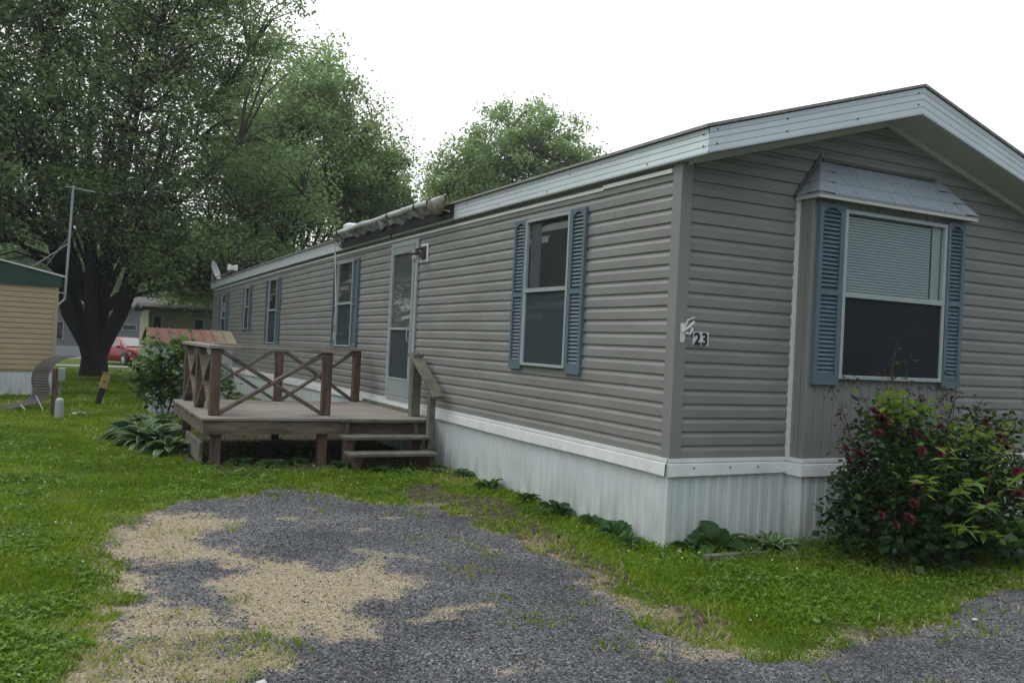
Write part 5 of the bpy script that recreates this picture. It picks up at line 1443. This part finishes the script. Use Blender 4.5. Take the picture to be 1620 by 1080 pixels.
# antenna mast
an = empty('antenna_mast', (-3.86, 17.0, 0), 'tall thin television antenna mast beside the tan trailer', 'antenna')
q = MB().tube([(-3.86, 17, 1.95), (-3.80, 17, 4.5)], 0.028, 8); q.tube([(-3.86, 17, 1.97), (-4.05, 16.6, 1.75), (-4.2, 16.5, 1.7)], 0.02, 6)
q.tube([(-3.84, 17, 2.1), (-4.15, 16.6, 2.08)], 0.012, 6)
obj('pole', q, M['gray_metal'], an)
q = MB().tube([(-3.84, 17, 3.2), (-4.6, 17.4, 2.6)], 0.012, 6); q.tube([(-3.84, 17, 3.35), (-4.3, 18.2, 2.7)], 0.012, 6)
obj('strut', q, M['gray_metal'], an)
q = MB().tube([(-3.95, 17, 4.46), (-3.35, 17.15, 4.42)], 0.012, 6)
for i in range(8):
    xx = -3.9 + 0.07 * i
    q.tube([(xx, 16.75, 4.45 - .005 * i), (xx + .03, 17.35, 4.45 - .005 * i)], 0.006, 5)
obj('aerial', q, M['gray_metal'], an)

# curved slatted lounger
lg = empty('curved_lounger', (-4.3, 11.3, 0), 'weathered S-curved slatted lounger standing on end in the grass beside the tan trailer', 'lounger')
path = [(-4.72, 11.1, -0.0), (-4.52, 11.15, 0.07), (-4.34, 11.25, 0.10), (-4.22, 11.35, 0.17), (-4.17, 11.4, 0.30), (-4.20, 11.42, 0.48), (-4.17, 11.45, 0.64), (-4.07, 11.5, 0.77), (-3.93, 11.55, 0.85), (-3.78, 11.6, 0.875)]
P_ = [Vector(p) for p in path]
# smooth path
PP = []
for i in range(len(P_) - 1):
    for k in range(4):
        t0 = k / 4; a = P_[max(i - 1, 0)]; b = P_[i]; c = P_[i + 1]; d_ = P_[min(i + 2, len(P_) - 1)]
        PP.append(0.5 * ((2 * b) + (c - a) * t0 + (2 * a - 5 * b + 4 * c - d_) * t0 ** 2 + (3 * b - a - 3 * c + d_) * t0 ** 3))
PP.append(P_[-1])
wv = Vector((0.23, -0.12, 0.0))
sl = MB()
for i in range(len(PP) - 1):
    a, b = PP[i], PP[i].lerp(PP[i + 1], 0.86); dd = (b - a).normalized(); nn_ = dd.cross(wv).normalized() * 0.008
    k0 = i / len(PP); ww = wv * (0.75 + 0.35 * math.sin(math.pi * min(1, k0 * 1.2))) * 0.5
    sl.add([a - ww - nn_, a + ww - nn_, b + ww - nn_, b - ww - nn_, a - ww + nn_, a + ww + nn_, b + ww + nn_, b - ww + nn_], [(0, 3, 2, 1), (4, 5, 6, 7), (0, 1, 5, 4), (1, 2, 6, 5), (2, 3, 7, 6), (3, 0, 4, 7)])
obj('slatted_seat', sl, mat('grey_brown_slats', (0.075, 0.065, 0.055), 0.85, var=0.3, vscale=12), lg)
fr2 = MB()
for sg in (-1, 1): fr2.tube([p + wv * sg * 0.5 for p in PP], 0.011, 6)
obj('side_rail', fr2, mat('dark_grey_rail', (0.10, 0.10, 0.095), 0.7), lg)
for a, b in (((-4.24, 11.25, 0.22), (-4.12, 11.1, -0.02)), ((-4.45, 11.1, 0.08), (-4.34, 10.95, -0.02)), ((-4.02, 11.35, .18), (-3.9, 11.3, -0.02)), ((-3.98, 11.5, .55), (-3.84, 11.6, -0.02))):
    obj('leg', MB().tube([a, b], 0.012, 6), M['gray_metal'], lg)

# utility post with meter
up_ = empty('meter_post', (-3.97, 10.0, 0), 'brown wooden post with a grey electric meter box beside the curved lounger', 'meter post')
obj('post', MB().box(-4.02, -3.94, 9.96, 10.04, -0.05, 0.73), M['post_wood'], up_, bev=0.005)
q = MB().box(-3.938, -3.84, 9.93, 10.07, 0.54, 0.74)
obj('meter_box', q, M['gray_metal'], up_, bev=0.008)
obj('conduit', MB().tube([(-3.90, 10, -0.02), (-3.90, 10, 0.54)], 0.012, 8), M['gray_metal'], up_)
pd = MB().lathe((-3.90, 9.72, -0.03), [(0.062, 0), (0.065, 0.02), (0.062, 0.28), (0.055, 0.31), (0.03, 0.335), (0.0, 0.34)], 16)
props(obj('pedestal', pd, mat('pale_grey_pedestal', (0.36, 0.38, 0.38), 0.5, var=0.1), smooth=False), 'short pale grey utility cylinder in the grass before the meter post', 'utility pedestal')
# leaning post with tan box
lp_ = empty('leaning_post', (-3.29, 12.3, 0), 'black leaning post with a tan box on top standing in the lawn', 'post')
q = MB().bar((-3.30, 12.3, -0.05), (-3.20, 12.3, 0.34), 0.10, 0.09, upv=(0, 1, 0)); obj('post', q, mat('charred_black_post', (0.02, 0.02, 0.02), 0.8), lp_, bev=0.004)
q = MB().bar((-3.215, 12.3, 0.30), (-3.15, 12.3, 0.56), 0.125, 0.12, upv=(0, 1, 0)); obj('box', q, mat('tan_painted_box', (0.36, 0.26, 0.12), 0.7, var=0.1, vscale=9), lp_, bev=0.006)
q = MB().bar((-3.152, 12.3, 0.555), (-3.147, 12.3, 0.575), 0.15, 0.14, upv=(0, 1, 0)); obj('lid', q, mat('brown_lid', (0.20, 0.14, 0.08), 0.7), lp_)
q = MB().bar((-3.19, 12.236, 0.41), (-3.185, 12.236, 0.43), 0.05, 0.004, upv=(0, 1, 0)); obj('slot', q, M['black'], lp_)
# small bits in the grass
q = MB().tube([(-3.66, 10.2, 0.03), (-3.60, 10.25, 0.045), (-3.52, 10.2, 0.03)], 0.012, 6); q.lathe((-3.68, 10.2, 0.0), [(0.04, 0), (0.045, 0.03), (0.02, 0.05), (0, 0.055)], 10)
props(obj('hose_nozzle', q, M['gray_metal']), 'small grey metal fitting lying in the grass right of the utility cylinder', 'fitting')

# red roofed shed
sh = empty('storage_shed', (-1.93, 11.2, 0), 'low pale grey storage shed with a rust red metal roof behind the deck', 'shed')
q = MB(); pr5 = rib(0, 1.26, 0.12)
q.sweep([(0, -0.05), (0, 1.17)], range(len(pr5)), lambda u, v, t: (-2.56 + pr5[t][0], 10.5 - pr5[t][1], v))
q.box(-2.56, -1.30, 10.51, 11.9, -0.05, 1.165)
obj('wall', q, mat('pale_blue_grey_metal', (0.36, 0.40, 0.43), 0.5, var=0.08), sh)
rrm = mat('rust_red_metal_roof', (0.15, 0.045, 0.03), 0.7, col2=(0.10, 0.038, 0.028), vscale=3)
q = MB()
xs = np.linspace(-2.64, -1.23, 9)
for i in range(8):
    a, b = xs[i], xs[i + 1]
    q.add([(a, 10.44, 1.165), (b, 10.44, 1.165), (b, 11.2, 1.40), (a, 11.2, 1.40), (b, 11.98, 1.165), (a, 11.98, 1.165), (a, 10.44, 1.185), (b, 10.44, 1.185), (b, 11.2, 1.42), (a, 11.2, 1.42), (b, 11.98, 1.185), (a, 11.98, 1.185)],
          [(0, 1, 7, 6), (6, 7, 8, 9), (9, 8, 10, 11)])
    q.bar((a + 0.01, 10.435, 1.195), (a + 0.01, 11.2, 1.43), 0.018, 0.02)
q.prism([(10.5, 1.165), (11.2, 1.40), (11.9, 1.165)], -2.60, -2.58, lambda u, v, h: (h, u, v)); q.prism([(10.5, 1.165), (11.2, 1.40), (11.9, 1.165)], -1.29, -1.27, lambda u, v, h: (h, u, v))
rfo = obj('roof', q, rrm, sh)
# greenish lichen on the right end of the roof
nt = rrm.node_tree; bs = nt.nodes['Principled BSDF']; src = bs.inputs['Base Color'].links[0].from_socket
ge = nt.nodes.new('ShaderNodeNewGeometry'); sp = nt.nodes.new('ShaderNodeSeparateXYZ'); nt.links.new(ge.outputs['Position'], sp.inputs[0])
nz = nt.nodes.new('ShaderNodeTexNoise'); nz.inputs['Scale'].default_value = 5; nt.links.new(ge.outputs['Position'], nz.inputs['Vector'])
ad = nt.nodes.new('ShaderNodeMath'); ad.operation = 'MULTIPLY_ADD'; ad.inputs[1].default_value = 0.6; nt.links.new(nz.outputs['Fac'], ad.inputs[0]); nt.links.new(sp.outputs['X'], ad.inputs[2])
mr2 = nt.nodes.new('ShaderNodeMapRange'); mr2.inputs['From Min'].default_value = -1.5; mr2.inputs['From Max'].default_value = -1.0; nt.links.new(ad.outputs[0], mr2.inputs['Value'])
mx2 = nt.nodes.new('ShaderNodeMix'); mx2.data_type = 'RGBA'; nt.links.new(mr2.outputs[0], mx2.inputs['Factor']); nt.links.new(src, mx2.inputs[6]); mx2.inputs[7].default_value = (0.16, 0.15, 0.08, 1)
nt.links.new(mx2.outputs[2], bs.inputs['Base Color'])

# neighbour homes
def simple_home(name, x0, x1, y0, y1, zg, zt, pitch, col, roofc, label, wins, ridge_x=True, skirt=None):
    root = empty(name, ((x0 + x1) / 2, y0, zg), label, 'house')
    q = MB(); z = zg + (0.6 if skirt else 0)
    while z < zt - 0.02:
        q.add([(x0, y0 - 0.015, z), (x1, y0 - 0.015, z), (x1, y0, z + .12), (x0, y0, z + .12), (x0, y0, z), (x1, y0, z)], [(0, 1, 2, 3), (4, 5, 1, 0)]); z += 0.12
    q.box(x0, x1, y0 + 0.002, y1, zg, zt)
    obj('wall', q, mat(name + '_siding', col, 0.7, var=0.06), root)
    if skirt:
        obj('skirting', MB().box(x0 - .01, x1 + .01, y0 - 0.03, y0 - .001, zg - .3, zg + 0.6), mat(name + '_skirt', skirt, 0.6), root)
    q = MB(); ym = (y0 + y1) / 2; h = pitch * (y1 - y0) / 2
    q.prism([(y0 - 0.3, zt), (ym, zt + h), (y1 + 0.3, zt), (y1 + .3, zt + .12), (ym, zt + h + .12), (y0 - .3, zt + .12)], x0 - .3, x1 + .3, lambda u, v, hh: (hh, u, v))
    obj('roof', q, mat(name + '_roof', roofc, 0.9, var=0.15, vscale=8), root)
    for (a, b, c, d_) in wins:
        f = obj('window', MB().box(a, b, y0 - 0.05, y0 - 0.016, c, d_), M['frame'], root)
        obj('pane', MB().box(a + .05, b - .05, y0 - 0.056, y0 - 0.051, c + .05, d_ - .05), M['carglass'], f)
    return root
simple_home('neighbour_trailer', -0.75, 9.5, 33, 37.2, -0.38, 2.15, 0.10, (0.30, 0.28, 0.21), (0.06, 0.06, 0.055), 'tan sided trailer with dark windows behind the shed', [(-0.62, -0.25, 1.0, 1.95), (0.95, 1.35, 0.95, 1.9)], skirt=(0.3, 0.31, 0.3))
simple_home('grey_house', -13.5, 2.6, 60, 68, -0.6, 2.7, 0.2, (0.14, 0.155, 0.17), (0.07, 0.07, 0.075), 'long grey sided house far behind the trunk of the huge maple', [(-0.1, 0.8, 1.2, 1.6), (-4.4, -3.6, 0.4, 1.6), (-6.4, -5.6, .4, 1.6)], skirt=(0.32, 0.35, 0.38))

# red hatchback
car = empty('parked_car', (0, 0, 0), 'red hatchback parked on the grass behind the huge maple', 'car')
st = [-2.02, -1.98, -1.75, -1.45, -1.0, -0.3, 0.3, 0.72, 1.15, 1.6, 1.9, 2.02]     # tail .. nose
top = [0.55, 0.92, 1.15, 1.38, 1.46, 1.48, 1.44, 1.24, 0.98, 0.90, 0.78, 0.52]
hw = [0.62, 0.76, 0.82, 0.86, 0.88, 0.89, 0.89, 0.88, 0.87, 0.83, 0.74, 0.60]
belt = [0.54, 0.88, 0.94, 0.94, 0.93, 0.92, 0.91, 0.91, 0.93, 0.86, 0.74, 0.50]
lo = [0.42, 0.30, 0.24, 0.2, 0.2, 0.2, 0.2, 0.2, 0.2, 0.22, 0.28, 0.36]
q = MB(); ring = []
for s_, t_, w_, b_, l_ in zip(st, top, hw, belt, lo):
    g_ = 1.0 if t_ - b_ < 0.1 else 1.0 - 0.28 * (t_ - b_) / 0.55
    half = [(w_ * 0.85, l_), (w_, l_ + 0.12), (w_ * 1.01, (l_ + b_) / 2), (w_ * 0.95, b_), (w_ * g_ * 0.96, b_ + (t_ - b_) * 0.88), (w_ * g_ * 0.82, t_ - 0.005), (0, t_ + 0.01)]
    ring.append([(s_, yy, zz) for yy, zz in half] + [(s_, -yy, zz) for yy, zz in half[-2::-1]])
nr_ = len(ring[0])
q.add([p for r_ in ring for p in r_], [(i * nr_ + j, i * nr_ + (j + 1) % nr_, (i + 1) * nr_ + (j + 1) % nr_, (i + 1) * nr_ + j) for i in range(len(ring) - 1) for j in range(nr_)] + [tuple(range(nr_)), tuple(range((len(ring) - 1) * nr_, len(ring) * nr_))])
cp = bpy.data.materials.new('red_car_paint'); cp.use_nodes = True
cb = cp.node_tree.nodes['Principled BSDF']; cb.inputs['Base Color'].default_value = (0.24, 0.006, 0.009, 1); cb.inputs['Roughness'].default_value = 0.35; cb.inputs['Coat Weight'].default_value = 0.05; cb.inputs['Specular IOR Level'].default_value = 0.3
body = obj('body', q, cp, car, local=True, smooth=True)
def sidept(s_, f, off=0.012):
    """point on the side glass at station s_, height fraction f of the greenhouse"""
    t_ = np.interp(s_, st, top); w_ = np.interp(s_, st, hw); b_ = np.interp(s_, st, belt); g_ = 1.0 - 0.28 * (t_ - b_) / 0.55
    a = (w_ * 0.95, b_); c = (w_ * g_ * 0.96, b_ + (t_ - b_) * 0.88)
    return a[0] + (c[0] - a[0]) * f + off, a[1] + (c[1] - a[1]) * f
for sg in (1, -1):
    for poly in ([(-1.35, .12), (-0.35, .1), (-0.35, .9), (-1.05, .88)], [(-0.27, .1), (0.72, .1), (0.50, .55), (0.22, .9), (-0.27, .9)]):
        vs = [(s_, sg * sidept(s_, f)[0], sidept(s_, f)[1]) for s_, f in poly]
        obj('side_window', MB().add(vs, [tuple(range(len(vs)))]), M['carglass'], car, local=True)
q = MB(); q.add([(1.10, 0.72, 1.02), (1.10, -0.72, 1.02), (0.36, -0.60, 1.43), (0.36, 0.60, 1.43)], [(0, 1, 2, 3)])
for v in range(1): pass
q.v = [(x + 0.012, y, z + 0.02) for x, y, z in q.v]
wsm = glass_mat('windscreen', (0.25, 0.27, 0.28), 0.05, 1.0)
obj('windscreen', q, wsm, car, local=True)
q = MB(); q.add([(-1.95, 0.62, 1.0), (-1.95, -0.62, 1.0), (-1.50, -0.56, 1.38), (-1.50, 0.56, 1.38)], [(0, 1, 2, 3)]); q.v = [(x - 0.03, y, z + 0.03) for x, y, z in q.v]
obj('rear_window', q, M['carglass'], car, local=True)
tyre = mat('tyre_rubber', (0.02, 0.02, 0.02), 0.8); rim = mat('silver_rim', (0.5, 0.52, 0.54), 0.3, metal=0.7)
for sx in (-1.28, 1.28):
    for sy in (-1, 1):
        tb = MB(); n = 20
        prf = [(0.20, -0.09), (0.29, -0.095), (0.315, -0.06), (0.315, 0.06), (0.29, 0.095), (0.20, 0.09)]
        for i in range(n):
            for (r_, o_) in prf: a = 2 * math.pi * i / n; tb.v.append((sx + r_ * math.cos(a), sy * 0.86 + o_, 0.315 + r_ * math.sin(a)))
        k6 = len(prf)
        tb.f += [(i * k6 + j, i * k6 + (j + 1) % k6, ((i + 1) % n) * k6 + (j + 1) % k6, ((i + 1) % n) * k6 + j) for i in range(n) for j in range(k6)]
        obj('wheel_arch', MB().tube([(sx, sy * 0.86, 0.33), (sx, sy * 0.915, 0.33)], 0.385, 20), M['black'], car, local=True)
        wh = obj('wheel', tb, tyre, car, local=True, smooth=True)
        rb_ = MB(); 
        for i in range(5):
            a = 2 * math.pi * i / 5
            rb_.bar((sx, sy * 0.955, 0.315), (sx + 0.19 * math.cos(a), sy * 0.95, 0.315 + 0.19 * math.sin(a)), 0.07, 0.02, upv=(0, 1, 0))
        rb_.tube([(sx, sy * 0.92, 0.315), (sx, sy * 0.94, 0.315)], 0.21, 18)
        ro_ = obj('rim', rb_, rim, car, local=True); ro_.parent = wh
hl = mat('headlight_lens', (0.6, 0.62, 0.65), 0.1); tl = mat('tail_light_lens', (0.35, 0.01, 0.01), 0.2)
for sy in (-1, 1):
    obj('headlight', MB().add([(1.93, sy * 0.45, 0.72), (1.70, sy * 0.83, 0.76), (1.68, sy * 0.85, 0.62), (1.97, sy * 0.5, 0.62)], [(0, 1, 2, 3)]), hl, car, local=True)
    obj('tail_light', MB().add([(-2.0, sy * 0.55, 0.95), (-1.86, sy * 0.83, 0.98), (-1.88, sy * 0.85, 0.76), (-2.03, sy * 0.58, 0.76)], [(0, 1, 2, 3)]), tl, car, local=True)
    obj('wing_mirror', MB().box(0.62, 0.78, sy * 0.9 - 0.02, sy * 1.02 + 0.02, 0.92, 1.04) if sy > 0 else MB().box(0.62, 0.78, -1.04, -0.88, 0.92, 1.04), cp, car, local=True)
obj('number_plate_panel', MB().box(2.0, 2.03, -0.25, 0.25, 0.42, 0.53), M['black'], car, local=True)
car.location = (-0.45, 47.0, -0.62); car.rotation_euler = (0, 0, R(-68))

# small white stone debris
stn = MB(); 
for dx, dy, dz in ((1, 0, 0), ): pass
def rock(p, r_, seed):
    rr = random.Random(seed); m_ = MB()
    import itertools
    n = 8
    vs = []
    for i in range(1, 5):
        for k in range(n):
            th = math.pi * i / 5; a = 2 * math.pi * k / n
            q_ = r_ * rr.uniform(0.8, 1.15)
            vs.append((p[0] + q_ * math.sin(th) * math.cos(a), p[1] + q_ * math.sin(th) * math.sin(a), p[2] + q_ * math.cos(th) * 0.6))
    m_.add(vs, [((i) * n + k, i * n + (k + 1) % n, (i + 1) * n + (k + 1) % n, (i + 1) * n + k) for i in range(3) for k in range(n)] + [tuple(range(n)), tuple(range(3 * n, 4 * n))])
    return m_
props(obj('stone', rock((-3.20, -1.62, 0.012), 0.026, 2), mat('white_stone', (0.5, 0.5, 0.48), 0.8), smooth=True), 'small white stone lying in the dry grass at the bottom left', 'stone')
props(obj('stone', rock((-0.03, -0.20, 0.02), 0.018, 3), mat('white_chip', (0.55, 0.55, 0.53), 0.8), smooth=True), 'small white stone at the foot of the near skirting corner', 'stone')
props(obj('stone', rock((0.62, -2.0, 0.012), 0.016, 4), mat('white_pebble', (0.5, 0.5, 0.5), 0.8), smooth=True), 'white pebble on the gravel at the lower right', 'stone')
q = MB().box(0.05, 1.05, -0.42, -0.36, -0.02, 0.035)
props(obj('edging_board', q, M['oldwood'], bev=0.004), 'half buried wooden edging board in the weeds before the gable skirting', 'board')

# ================================================================ thin haze added to lift the trees like veiling lens glare
hz_ = MB().box(-210, 250, -110, 300, -4.5, 21.5)
hm = bpy.data.materials.new('glare_haze'); hm.use_nodes = True
hn = hm.node_tree; hn.nodes.remove(hn.nodes['Principled BSDF'])
pv = hn.nodes.new('ShaderNodeVolumePrincipled')
pv.inputs['Color'].default_value = (0.90, 0.96, 1.0, 1); pv.inputs['Density'].default_value = 0.0008; pv.inputs['Anisotropy'].default_value = 0.2
hn.links.new(pv.outputs[0], hn.nodes['Material Output'].inputs['Volume'])
props(obj('haze', hz_, hm), 'thin pale haze added to lift the trees like lens glare', 'haze', kind='stuff')
